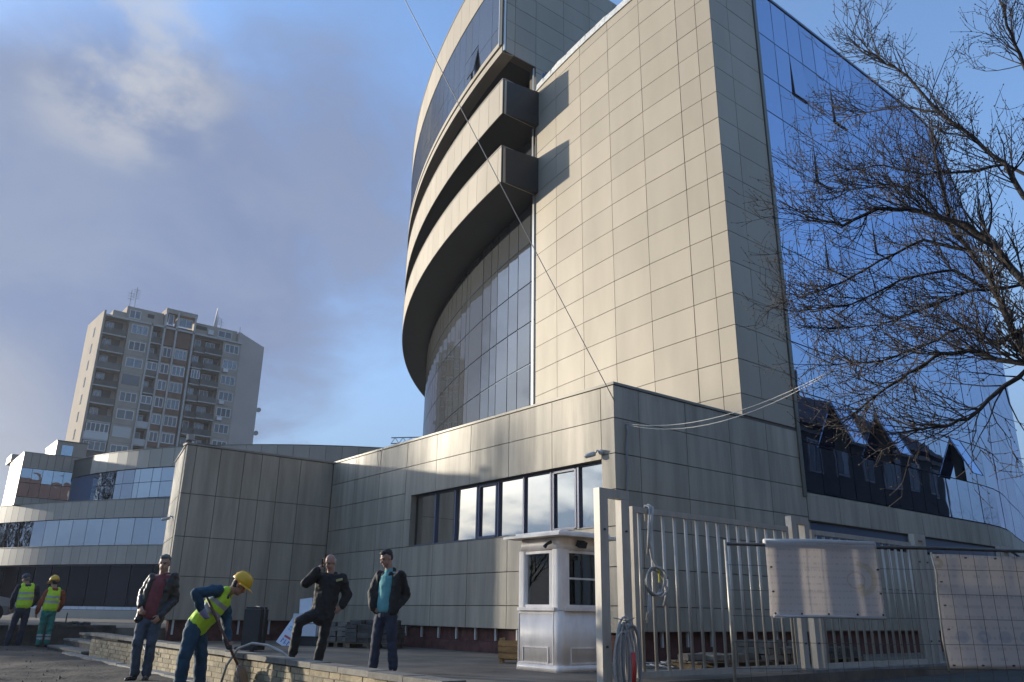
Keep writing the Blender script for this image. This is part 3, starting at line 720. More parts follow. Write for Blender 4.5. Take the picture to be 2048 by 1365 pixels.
# ------------------------------------------------------------------ apartment tower far behind
ap = thing('apartment_tower', (33, 130, 0), 'grey high-rise apartment block with balconies and roof antennas in the distance', 'building')
SZ = 2.745; ZT = 41.14      # slab level of the top visible loggia
LV = [ZT - SZ * i for i in range(-1, 14)]
AX0, AX1, AX2, AY = 22.2, 44.0, 48.05, 130.0
apw = MB().box(AX0 + .3, AX1, AY + 1.4, AY + 12, 0, 44.2).build('wall', 'apt_wall', ap)
MB().box(AX0, AX0 + .3, AY - .05, AY + 11.9, 0, 44.45).build('side_wall', 'apt_side', ap)
sg = MB().prism([(AX0 - .002, AY - .05), (AX0 + .298, AY - .05), (AX0 + .298, AY + 11.8), (AX0 - .002, AY + 11.8)], 44.45, 44.46)
sg.v[4:] = [(AX0 - .002, AY - .05, 44.7), (AX0 + .298, AY - .05, 44.7), (AX0 + .298, AY + 11.8, 45.4), (AX0 - .002, AY + 11.8, 45.4)]
sg.build('side_gable', 'apt_side', ap)
for i in range(1, 14): 
    w_ = MB().box(AX0 - .04, AX0 + .02, AY + 4.75, AY + 5.55, LV[i] + 0.45, LV[i] + 2.0).build('window', 'glass_flat', ap)
bl = MB().box(AX1, AX2, AY + .4, AY + 12, 0, 44.3)
bl.add([(AX1 - .5, AY + .4, 44.31), (AX2, AY + .4, 44.31), (AX1 - .5, AY + .4, 46.1), (AX1 - .5, AY + 12, 44.31), (AX2, AY + 12, 44.31), (AX1 - .5, AY + 12, 46.1)], [(0, 1, 2), (3, 5, 4), (1, 4, 5, 2), (0, 2, 5, 3), (0, 3, 4, 1)])
bl.build('blank_wall', 'apt_blank', ap)
def U(u): return AX0 + .3 + u * (AX1 - AX0 - .3)
def apt_window(u0, u1, z0, z1, y, parts=3, wide=None, frame='apt_white'):
    x0, x1 = U(u0), U(u1)
    f = MB(); fw = 0.11
    f.box(x0, x1, y - .04, y + .02, z0, z0 + fw); f.box(x0, x1, y - .04, y + .02, z1 - fw, z1)
    xs = [x0] + [x0 + (x1 - x0) * (k / parts) for k in range(1, parts)] + [x1]
    for k, x in enumerate(xs): f.box(x - fw / 2 + (fw / 2 if k == 0 else -fw / 2 if k == parts else 0), x + fw / 2 + (fw / 2 if k == 0 else -fw / 2 if k == parts else 0), y - .04, y + .02, z0 + fw, z1 - fw)
    o = f.build('window', frame, ap)
    piece('pane', 'glass_flat', o, ((x0 + x1) / 2, y + .03, (z0 + z1) / 2), (x1 - x0 - .06, 0.03, z1 - z0 - .06))
for i in range(1, 14):
    z = LV[i]
    # loggia column at the left
    MB().box(U(0), U(.158), AY + .05, AY + 1.38, z - .16, z + .02).build('balcony_slab', 'apt_slab', ap)
    if i == 7: piece('balcony_rail', 'apt_white2', ap, (U(.079), AY + .1, z + .56), (U(.158) - U(0), .08, 1.0))
    else: piece('balcony_rail', 'apt_rail', ap, (U(.079), AY + .1, z + .52), (U(.158) - U(0), .06, .92))
    if i in (7, 8): apt_window(0.008, .155, z + 1.1, z + 2.5, AY + .14, 5 if i == 7 else 4)
    else:
        piece('door_recess', 'apt_deep', ap, (U(.075), AY + 1.34, z + 1.35), (2.6, .06, 2.2))
        apt_window(.02, .075, z + .9, z + 2.2, AY + 1.28, 2, frame='apt_white2')
    # wall strip with a three-light window
    MB().box(U(.165), U(.315), AY + .25, AY + 1.4, z + .02, z + SZ - .001).build('facade', 'apt_wall', ap)
    if i == 7: piece('shutter', 'apt_white2', ap, (U(.24), AY + .22, z + 1.6), (2.6, .08, 1.65))
    elif i == 4: piece('shutter', 'glass_flat', ap, (U(.24), AY + .22, z + 1.6), (2.5, .08, 1.6))
    else: apt_window(.185, .30, z + .85, z + 2.35, AY + .22, 3 if i % 3 else 2)
    # small loggia
    MB().box(U(.325), U(.405), AY + .15, AY + 1.38, z - .14, z + .02).build('balcony_slab', 'apt_slab', ap)
    piece('balcony_rail', 'apt_white2' if i in (6, 7) else 'apt_rail', ap, (U(.365), AY + .2, z + .5), (U(.405) - U(.325), .06, .9))
    if i in (3, 5): apt_window(.328, .402, z + 1.0, z + 2.3, AY + .24, 2)
    else:
        piece('door_recess', 'apt_deep', ap, (U(.365), AY + 1.34, z + 1.4), (1.5, .06, 2.1)); apt_window(.335, .375, z + .9, z + 2.1, AY + 1.28, 1, frame='apt_white2')
    # brown-panelled middle
    if i >= 2:
        piece('spandrel', 'apt_brown', ap, (U(.455), AY + .30, z + .35), (U(.49) - U(.42), .1, .85)); piece('spandrel', 'apt_brown', ap, (U(.555), AY + .30, z + .35), (U(.605) - U(.505), .1, .85))
        MB().box(U(.42), U(.605), AY + .36, AY + 1.4, z - .1, z + SZ - .11).build('facade', 'apt_wall', ap)
        apt_window(.425, .485, z + .8, z + 2.4, AY + .32, 2); apt_window(.51, .60, z + .8, z + 2.4, AY + .32, 3, frame='apt_white' if i % 2 else 'apt_white2')
    # wide balcony
    MB().box(U(.645), U(.72), AY + .2, AY + 1.38, z - .16, z + .02).build('balcony_slab', 'apt_slab', ap)
    MB().box(U(.722), U(.855), AY - .25, AY + 1.38, z - .165, z + .018).build('balcony_slab', 'apt_slab', ap)
    piece('balcony_rail', 'apt_rail', ap, (U(.682), AY + .25, z + .5), (U(.72) - U(.645), .06, .9)); piece('balcony_rail', 'apt_rail', ap, (U(.788), AY - .2, z + .5), (U(.855) - U(.722), .06, .9))
    piece('door_recess', 'apt_deep', ap, (U(.75), AY + 1.34, z + 1.4), (4.2, .06, 2.1))
    if i == 3: apt_window(.65, .715, z + .9, z + 2.4, AY + .3, 3)
    else: apt_window(.655, .70, z + .9, z + 2.3, AY + 1.28, 1, frame='apt_white2')
    apt_window(.74, .81, z + .9, z + 2.2, AY + 1.27, 2, frame='apt_white2')
    # right windows
    MB().box(U(.86), U(1.0), AY + .3, AY + 1.4, z + .02, z + SZ - .001).build('facade', 'apt_wall', ap)
    apt_window(.875, .985, z + .85, z + 2.35, AY + .27, 3)
    if i in (2, 4, 5): piece('air_conditioner', 'apt_white', ap, (U(.90), AY + .1, z + .45), (.8, .3, .55))
for u in (.322, .412, .497, .625):
    MB().box(U(u) - .13, U(u) + .13, AY + .02, AY + 1.4, 0, 47.0 if u in (.412, .625, .497) else 44.2).build('pilaster', 'apt_slab', ap)
MB().box(U(.42), U(.49), AY + .4, AY + 1.4, 41.2, 44.6).build('spandrel', 'apt_brown', ap); MB().box(U(.503), U(.615), AY + .4, AY + 1.4, 41.2, 44.6).build('spandrel', 'apt_brown', ap)
apt_window(.43, .47, 44.7, 46.5, AY + .5, 1); apt_window(.51, .61, 44.8, 46.3, AY + .5, 2, frame='apt_white2')
MB().box(U(.405), U(.635), AY + .05, AY + 5, 46.6, 47.35).build('roof_parapet', 'apt_wall', ap)
MB().box(U(.14), U(.40), AY + .9, AY + 8, 44.21, 46.5).build('penthouse', 'apt_wall', ap); apt_window(.16, .24, 44.6, 46.0, AY + .87, 2)
piece('vent', 'apt_deep', ap, (U(.31), AY + .88, 45.6), (1.0, .1, .6))
MB().box(U(.05), U(.138), AY + .8, AY + 6, 44.215, 45.3).build('penthouse', 'apt_wall', ap)
MB().box(U(.64), U(.97), AY + 1.2, AY + 8, 44.22, 46.35).build('penthouse', 'apt_wall', ap); apt_window(.82, .93, 44.7, 45.9, AY + 1.17, 2, frame='apt_white2'); piece('vent', 'apt_deep', ap, (U(.69), AY + 1.18, 45.6), (1.8, .1, .6)); piece('air_conditioner', 'apt_white', ap, (U(.76), AY + .95, 45.1), (.9, .35, .8))
MB().box(U(.0), U(1.0), AY + .02, AY + 1.39, 43.9, 44.2).build('roof_slab', 'apt_slab', ap)
def antenna(x, y, z, h, k):
    m_ = MB().tube([(x, y, z), (x, y, z + h)], 0.05, 5)
    for q in range(k): m_.tube([(x - .5, y, z + h * (.5 + .45 * q / k)), (x + .5, y, z + h * (.5 + .45 * q / k))], 0.03, 4)
    m_.build('antenna', 'crane', ap)
antenna(U(.16), AY + 2, 46.5, 3.2, 3); antenna(U(.195), AY + 2, 46.5, 3.9, 5); antenna(U(.83), AY + 3, 46.3, 2.8, 4); antenna(U(.86), AY + 3, 46.3, 2.4, 2); antenna(U(.985), AY + 1, 45.2, 2.0, 1)
MB().add([(U(.80), AY + 3, 46.3), (U(.83), AY + 3, 46.3), (U(.815), AY + 3.2, 50.4), (U(.815), AY + 2.8, 50.4)], [(0, 1, 2), (0, 3, 1), (0, 2, 3), (1, 3, 2)]).build('mast', 'apt_white2', ap)
for z in (29.2, 33.2): MB().tube([(AX2 + .35, AY + .42, z), (AX2 + .35, AY + .5, z + .04)], .42, 12).build('satellite_dish', 'apt_white2', ap)

# ------------------------------------------------------------------ guard booth
gb = thing('guard_booth', (9.65, 10.7, 0.16), 'small white guard booth with two windows and a flat overhanging roof', 'booth')
KX0, KX1, KY0, KY1, KZ0, KZ1 = 9.06, 10.20, 10.12, 11.24, 0.16, 2.26
def rrect(x0, x1, y0, y1, r, n=5):
    out = []
    for cx, cy, a in ((x1 - r, y1 - r, 0), (x0 + r, y1 - r, 90), (x0 + r, y0 + r, 180), (x1 - r, y0 + r, 270)):
        for k in range(n + 1): out.append((cx + r * math.cos(R(a + 90 * k / n)), cy + r * math.sin(R(a + 90 * k / n))))
    return out
def shell(z0, z1, inset0, inset1):
    a = rrect(KX0 + inset0, KX1 - inset0, KY0 + inset0, KY1 - inset0, .12); c = rrect(KX0 + inset1, KX1 - inset1, KY0 + inset1, KY1 - inset1, .12); n_ = len(a)
    return MB().add([(*p, z0) for p in a] + [(*p, z1) for p in c], [tuple(range(n_))[::-1], tuple(range(n_, 2 * n_))] + [(i, (i + 1) % n_, n_ + (i + 1) % n_, n_ + i) for i in range(n_)])
shell(KZ0 + .10, 1.10, 0.0, 0.0).build('lower_body', 'booth_white', gb, True)
shell(KZ0, KZ0 + .10, -.025, -.02).build('base_rim', 'booth_white', gb, True)
# window zone: corner posts and mullions instead of a solid block
for (x, y) in ((KX0 + .13, KY0 + .13), (KX1 - .13, KY0 + .13), (KX0 + .13, KY1 - .13), (KX1 - .13, KY1 - .13)):
    MB().prism(rrect(x - .128, x + .128, y - .128, y + .128, .09), 1.10, 2.06).build('corner_post', 'booth_white', gb, False)
shell(2.06, KZ1, 0.0, 0.03).build('upper_body', 'booth_white', gb, True)
MB().box(KX0 - .20, KX1 + .14, KY0 - .20, KY1 + .14, KZ1 + .003, KZ1 + .045).build('roof', 'booth_white', gb)
MB().box(KX0 - .02, KX1 + .02, KY0 - .02, KY1 + .02, KZ1 + .046, KZ1 + .10).build('roof_top', 'booth_white', gb)
gm = bpy.data.materials.new('clear_glass'); gm.use_nodes = True; t_ = gm.node_tree; t_.nodes.clear()
o_ = t_.nodes.new('ShaderNodeOutputMaterial'); tr = t_.nodes.new('ShaderNodeBsdfTransparent'); tr.inputs[0].default_value = (.92, .93, .93, 1)
gs = t_.nodes.new('ShaderNodeBsdfGlossy'); gs.inputs['Roughness'].default_value = .01; fr = t_.nodes.new('ShaderNodeFresnel'); fr.inputs[0].default_value = 1.6
mx = t_.nodes.new('ShaderNodeMixShader'); t_.links.new(fr.outputs[0], mx.inputs[0]); t_.links.new(tr.outputs[0], mx.inputs[1]); t_.links.new(gs.outputs[0], mx.inputs[2]); t_.links.new(mx.outputs[0], o_.inputs[0])
MATS['clear_glass'] = gm
def booth_window(axis, c, a0, a1, z0, z1):
    f = MB(); w_ = .045
    for (p0, p1, q0, q1) in ((a0, a1, z0, z0 + w_), (a0, a1, z1 - w_, z1), (a0, a0 + w_, z0 + w_, z1 - w_), (a1 - w_, a1, z0 + w_, z1 - w_)):
        if axis == 'x': f.box(c - .012, c + .05, p0, p1, q0, q1)
        else: f.box(p0, p1, c - .012, c + .05, q0, q1)
    o = f.build('window', 'booth_white', gb)
    if axis == 'x': piece('pane', 'clear_glass', o, (c + .025, (a0 + a1) / 2, (z0 + z1) / 2), (.008, a1 - a0 - .06, z1 - z0 - .06))
    else: piece('pane', 'clear_glass', o, ((a0 + a1) / 2, c + .025, (z0 + z1) / 2), (a1 - a0 - .06, .008, z1 - z0 - .06))
    return o
booth_window('x', KX0 + .03, KY0 + .24, KY1 - .13, 1.14, 2.05)
o = booth_window('y', KY0 + .03, KX0 + .18, KX1 - .13, 1.14, 2.05); piece('rail', 'booth_white', o, ((KX0 + KX1) / 2, KY0 + .05, 1.60), (.8, .03, .03))
booth_window('x', KX1 - .07, KY0 + .25, KY1 - .25, 1.14, 2.05)
piece('back_panel', 'booth_white', gb, ((KX0 + KX1) / 2, KY1 - .03, 1.58), (KX1 - KX0 - .5, .03, .94))
piece('back_panel', 'booth_white', gb, (KX0 + .03, KY0 + .19, 1.58), (.02, .12, .94))
piece('sill', 'booth_white', gb, (KX0 - .015, (KY0 + KY1) / 2 + .02, 1.115), (.05, .95, .05)); piece('sill', 'booth_white', gb, ((KX0 + KX1) / 2, KY0 - .015, 1.115), (.95, .05, .05))
def groove_panel(axis, a0, a1, z0, z1, c):
    f = MB(); w_ = .018
    for (p0, p1, q0, q1) in ((a0, a1, z0, z0 + w_), (a0, a1, z1 - w_, z1), (a0, a0 + w_, z0 + w_, z1 - w_), (a1 - w_, a1, z0 + w_, z1 - w_)):
        if axis == 'x': f.box(c - .014, c + .004, p0, p1, q0, q1)
        else: f.box(p0, p1, c - .014, c + .004, q0, q1)
    f.build('relief_panel', 'booth_white', gb)
groove_panel('x', KY0 + .28, KY1 - .18, .28, .53, KX0); groove_panel('y', KX0 + .22, KX1 - .14, .28, .53, KY0)
groove_panel('x', KY0 + .16, KY1 - .06, .27, 1.06, KX0 + .006)
piece('inner_board', 'booth_white', gb, (KX0 + .22, KY0 + .42, 1.55), (.02, .34, .80), R(-8))
piece('counter', 'booth_grey', gb, ((KX0 + KX1) / 2, KY0 + .25, 1.09), (.9, .35, .03))
piece('monitor', 'black_plastic', gb, (KX0 + .75, KY0 + .3, 1.28), (.32, .05, .26)); piece('telephone', 'black_plastic', gb, (KX0 + .40, KY0 + .22, 1.13), (.10, .14, .06))
MB().tube([(KX0 - .01, KY0 + .20, 2.18), (KX0 - .09, KY0 + .22, 2.14), (KX0 - .13, KY0 + .23, 2.09)], [.03, .025, .035], 8).build('spotlight', 'black_plastic', gb)
piece('floodlight', 'black_plastic', gb, (KX0 + .42, KY0 - .08, 2.15), (.16, .10, .10), 0, (R(25), 0))

# ------------------------------------------------------------------ steel fence and gate
FY = 8.4
def portal(x0, x1, z_top, label, w_=.15, zb=.16):
    t = thing('gate_post', ((x0 + x1) / 2, FY, zb), label, 'gate post', 'twin gate posts of the steel fence')
    bxo('post', 'gate_paint', t, x0, x0 + w_, FY - .06, FY + .06, zb, z_top)
    bxo('post', 'gate_paint', t, x1 - w_, x1, FY - .055, FY + .065, zb, z_top - .13)
    bxo('crossbar', 'gate_paint', t, x0 + w_, x1, FY - .058, FY + .058, z_top - .13 + .002, z_top)
    for z in (.62, 2.2):
        for x in (x0 + w_ / 2, x1 - w_ / 2): MB().tube([(x, FY - .08, z), (x, FY - .05, z)], .016, 8).build('bolt', 'pipe_dark', t)
    return t
portal(8.24, 8.86, 2.79, 'tall cream twin gate post nearest the white guard booth', .17)
portal(13.06, 13.62, 2.78, 'cream twin gate post between the two barred fence panels, partly behind the hung banner')
portal(17.62, 18.12, 2.78, 'cream twin gate post at the left edge of the large banner')
portal(22.0, 22.6, 2.80, 'cream gate post top just showing above the dark rail at far right')
def bars(x0, x1, label):
    t = thing('fence_panel', ((x0 + x1) / 2, FY, .16), label, 'fence', 'barred steel fence panels')
    bxo('rail', 'gate_paint', t, x0, x1, FY - .035, FY + .035, 2.50, 2.585); bxo('rail', 'gate_paint', t, x0, x1, FY - .034, FY + .034, .205, .285)
    bxo('stile', 'gate_paint', t, x0, x0 + .09, FY - .033, FY + .033, .286, 2.499); bxo('stile', 'gate_paint', t, x1 - .07, x1, FY - .033, FY + .033, .286, 2.499)
    x = x0 + .17
    me = MB().cyl((0, 0), .026, .286, 2.499, 8).mesh('bar', 'gate_paint', True)
    while x < x1 - .1:
        o = bpy.data.objects.new('bar', me); link(o); o.location = (x, FY, 0); setp(o, t); x += .268
bars(8.95, 12.98, 'barred cream steel fence panel with cables tied to its left end')
bars(13.72, 17.50, 'second barred cream steel fence panel behind the hung white banner')

# ------------------------------------------------------------------ temporary mesh fence with banners
FA, FB = Vector((8.80, 6.61, 0)), Vector((12.62, 4.49, 0)); FD = (FB - FA).normalized(); FNn = Vector((FD.y, -FD.x, 0))   # FNn points to the camera side
if FNn.dot(Vector((0, 0, 0)) - FA) < 0: FNn = -FNn
def F(s, z, o=0.0): p = FA + FD * s + FNn * o; return (p.x, p.y, z)
mf = thing('mesh_fence', F(2.5, 0), 'temporary site fence of thin wire mesh with a dark top rail', 'fence')
MB().tube([F(0, .0), F(0, 1.98)], .021, 10).build('post', 'pipe_pale', mf, True)
MB().tube([F(0.02, 1.93), F(1.5, 1.935), F(3.0, 1.955), F(6.0, 1.94)], .023, 10).build('top_rail', 'pipe_dark', mf, True)
MB().tube([F(2.92, 1.90, .02), F(2.95, 1.62, .03), F(2.93, 1.40, .02), F(2.90, .80, .03), F(2.93, .42, .02)], .014, 8).build('bent_tube', 'pipe_pale', mf, True)
for i in range(29):
    s = .21 * (i + 1); q = J(.01)
    MB().tube([F(s, 1.93), F(s + q, 1.2, J(.01)), F(s - q, .05)], .0032, 4).build('mesh_wire', 'wire_metal', mf)
for i in range(6):
    z = .12 + .31 * i
    MB().tube([F(.02, z), F(2, z + J(.012), J(.012)), F(4, z + J(.012)), F(6, z)], .0032, 4).build('mesh_wire', 'wire_metal', mf)
def cloth_sheet(name, s0, s1, ztop, zbot, off, mt, label, fold=0.0, seed=1):
    b = MB(); nu, nv = 36, 26; rnd = random.Random(seed); uv = []
    for j in range(nv + 1):
        for i in range(nu + 1):
            u = i / nu; v = j / nv; s = s0 + (s1 - s0) * u; z = zbot + (ztop - zbot) * v
            wv = mnoise.noise((u * 2.3 + seed, v * 1.4, seed * 1.7)) * .035 * (1 - v * .5) + mnoise.noise((u * 5 + seed, v * 2, 3.3)) * .006
            zz_ = z + (mnoise.noise((u * 3, seed, 0.5)) * .02 if j in (0, nv) else 0)
            b.v.append(F(s + (u - .5) * .03 * (1 - v), zz_, off + wv)); uv.append((u, v))
    for j in range(nv):
        for i in range(nu): a = j * (nu + 1) + i; b.f.append((a, a + 1, a + nu + 2, a + nu + 1))
    t = thing(name, F((s0 + s1) / 2, zbot, off), label, 'banner')
    o = b.build('sheet', mt, t, True); me = o.data; ul = me.uv_layers.new(name='UVMap')
    for lp in me.loops: ul.data[lp.index].uv = uv[lp.vertex_index]
    sm = o.modifiers.new('thick', 'SOLIDIFY'); sm.thickness = .004
    return t
t = cloth_sheet('hung_banner', .53, 2.10, 1.975, 1.045, .05, 'banner_a', 'white banner hung over the mesh fence rail, print showing faintly through', seed=2)
MB().tube([F(.53, 1.965, .01), F(1.3, 1.985, .0), F(2.10, 1.972, .01)], .045, 10).build('fold', 'banner_back', t, True)
MB().tube([F(.55, 1.05, .06), F(1.3, 1.055, .05), F(2.10, 1.045, .06)], .02, 8).build('hem', 'banner_back', t, True)
for s in (.57, .93, 1.30, 1.70, 2.06): MB().tube([F(s, 1.085, .075), F(s, 1.085, .082)], .014, 8).build('eyelet', 'pipe_dark', t)
for z in (1.35, 1.65): 
    for s in (.57, 2.07): MB().tube([F(s, z, .06), F(s, z, .085)], .012, 8).build('eyelet', 'pipe_dark', t)
t = cloth_sheet('site_banner', 2.97, 6.0, 1.88, .44, -.045, 'banner_b', 'large white banner tied behind the wire mesh with a faint row of round emblems', seed=5)
for s in (3.03, 3.45, 3.9, 4.4, 4.9):
    for z in (1.84, .48): MB().tube([F(s, z, -.02), F(s, z, .012)], .011, 8).build('eyelet', 'pipe_dark', t)
for z in (1.52, 1.22, .92): MB().tube([F(3.03, z, -.02), F(3.03, z, .012)], .011, 8).build('eyelet', 'pipe_dark', t)
# ------------------------------------------------------------------ people
def cap_prim(b, p0, p1, r0, r1, side=None, flat=1.0, n=14):
    p0, p1 = Vector(p0), Vector(p1); ax = p1 - p0; L = ax.length
    ax = ax.normalized() if L > 1e-6 else Vector((0, 0, 1))
    a = Vector(side) if side is not None else ax.orthogonal()
    a = a - ax * a.dot(ax)
    if a.length < 1e-3: a = ax.orthogonal()
    a.normalize(); c = ax.cross(a)
    rings = []
    for k in range(4): t = (math.pi / 2) * (1 - k / 4.0); rings.append((p0 - ax * (r0 * flat * math.sin(t)), r0 * math.cos(t)) if k else (p0 - ax * r0 * flat, 0.0))
    for k in range(1, 5): rings.append((p0.lerp(p1, k / 5), r0 + (r1 - r0) * k / 5))
    rings.append((p0.lerp(p1, 1.0), r1))
    for k in range(1, 5): t = (math.pi / 2) * k / 4.0; rings.append((p1 + ax * (r1 * flat * math.sin(t)), r1 * math.cos(t) if k < 4 else 0.0))
    vs = []; fs = []
    vs.append(rings[0][0])
    for q, r in rings[1:-1]:
        for k in range(n): an = 2 * math.pi * k / n; vs.append(q + a * (r * math.cos(an)) + c * (r * flat * math.sin(an)))
    vs.append(rings[-1][0]); m = len(rings) - 2
    for k in range(n): fs.append((0, 1 + (k + 1) % n, 1 + k))
    for i in range(m - 1):
        for k in range(n): fs.append((1 + i * n + k, 1 + i * n + (k + 1) % n, 1 + (i + 1) * n + (k + 1) % n, 1 + (i + 1) * n + k))
    e = len(vs) - 1
    for k in range(n): fs.append((e, 1 + (m - 1) * n + k, 1 + (m - 1) * n + (k + 1) % n))
    b.add(vs, fs)
def ell_prim(b, c, axes, n=16, m=10):
    c = Vector(c); a0, a1, a2 = [Vector(q) for q in axes]; vs = [c + a2]; fs = []
    for i in range(1, m):
        t = math.pi * i / m
        for k in range(n): an = 2 * math.pi * k / n; vs.append(c + a0 * (math.sin(t) * math.cos(an)) + a1 * (math.sin(t) * math.sin(an)) + a2 * math.cos(t))
    vs.append(c - a2); e = len(vs) - 1
    for k in range(n): fs.append((0, 1 + k, 1 + (k + 1) % n)); fs.append((e, 1 + (m - 2) * n + (k + 1) % n, 1 + (m - 2) * n + k))
    for i in range(m - 2):
        for k in range(n): fs.append((1 + i * n + k, 1 + (i + 1) * n + k, 1 + (i + 1) * n + (k + 1) % n, 1 + i * n + (k + 1) % n))
    b.add(vs, fs)
def fuse(b, voxel, name, mt, parent, smooth=3, wrinkle=0.0, wscale=9.0, seed=0, split=None):
    me0 = b.mesh(name + '_src'); o = bpy.data.objects.new(name + '_src', me0); COL.objects.link(o)
    md = o.modifiers.new('r', 'REMESH'); md.mode = 'VOXEL'; md.voxel_size = voxel; md.use_smooth_shade = True
    if smooth: s_ = o.modifiers.new('s', 'SMOOTH'); s_.iterations = smooth; s_.factor = .5
    dg = bpy.context.evaluated_depsgraph_get(); me = bpy.data.meshes.new_from_object(o.evaluated_get(dg)); me.name = name
    bpy.data.objects.remove(o); bpy.data.meshes.remove(me0)
    if wrinkle:
        me.update(); nr = [v.normal.copy() for v in me.vertices]
        for v, q in zip(me.vertices, nr):
            p = v.co; w_ = mnoise.noise((p.x * wscale + seed, p.y * wscale, p.z * wscale * 1.5)) + .5 * mnoise.noise((p.x * wscale * 2.3, p.y * wscale * 2.3 + seed, p.z * wscale * 2.9))
            v.co = p + q * (w_ * wrinkle)
    me.materials.clear(); me.materials.append(MATS[mt])
    if split:
        me.materials.append(MATS[split[0]])
        for p in me.polygons:
            if split[1](p.center): p.material_index = 1
    for p in me.polygons: p.use_smooth = True
    o = bpy.data.objects.new(name, me); COL.objects.link(o)
    return setp(o, parent)

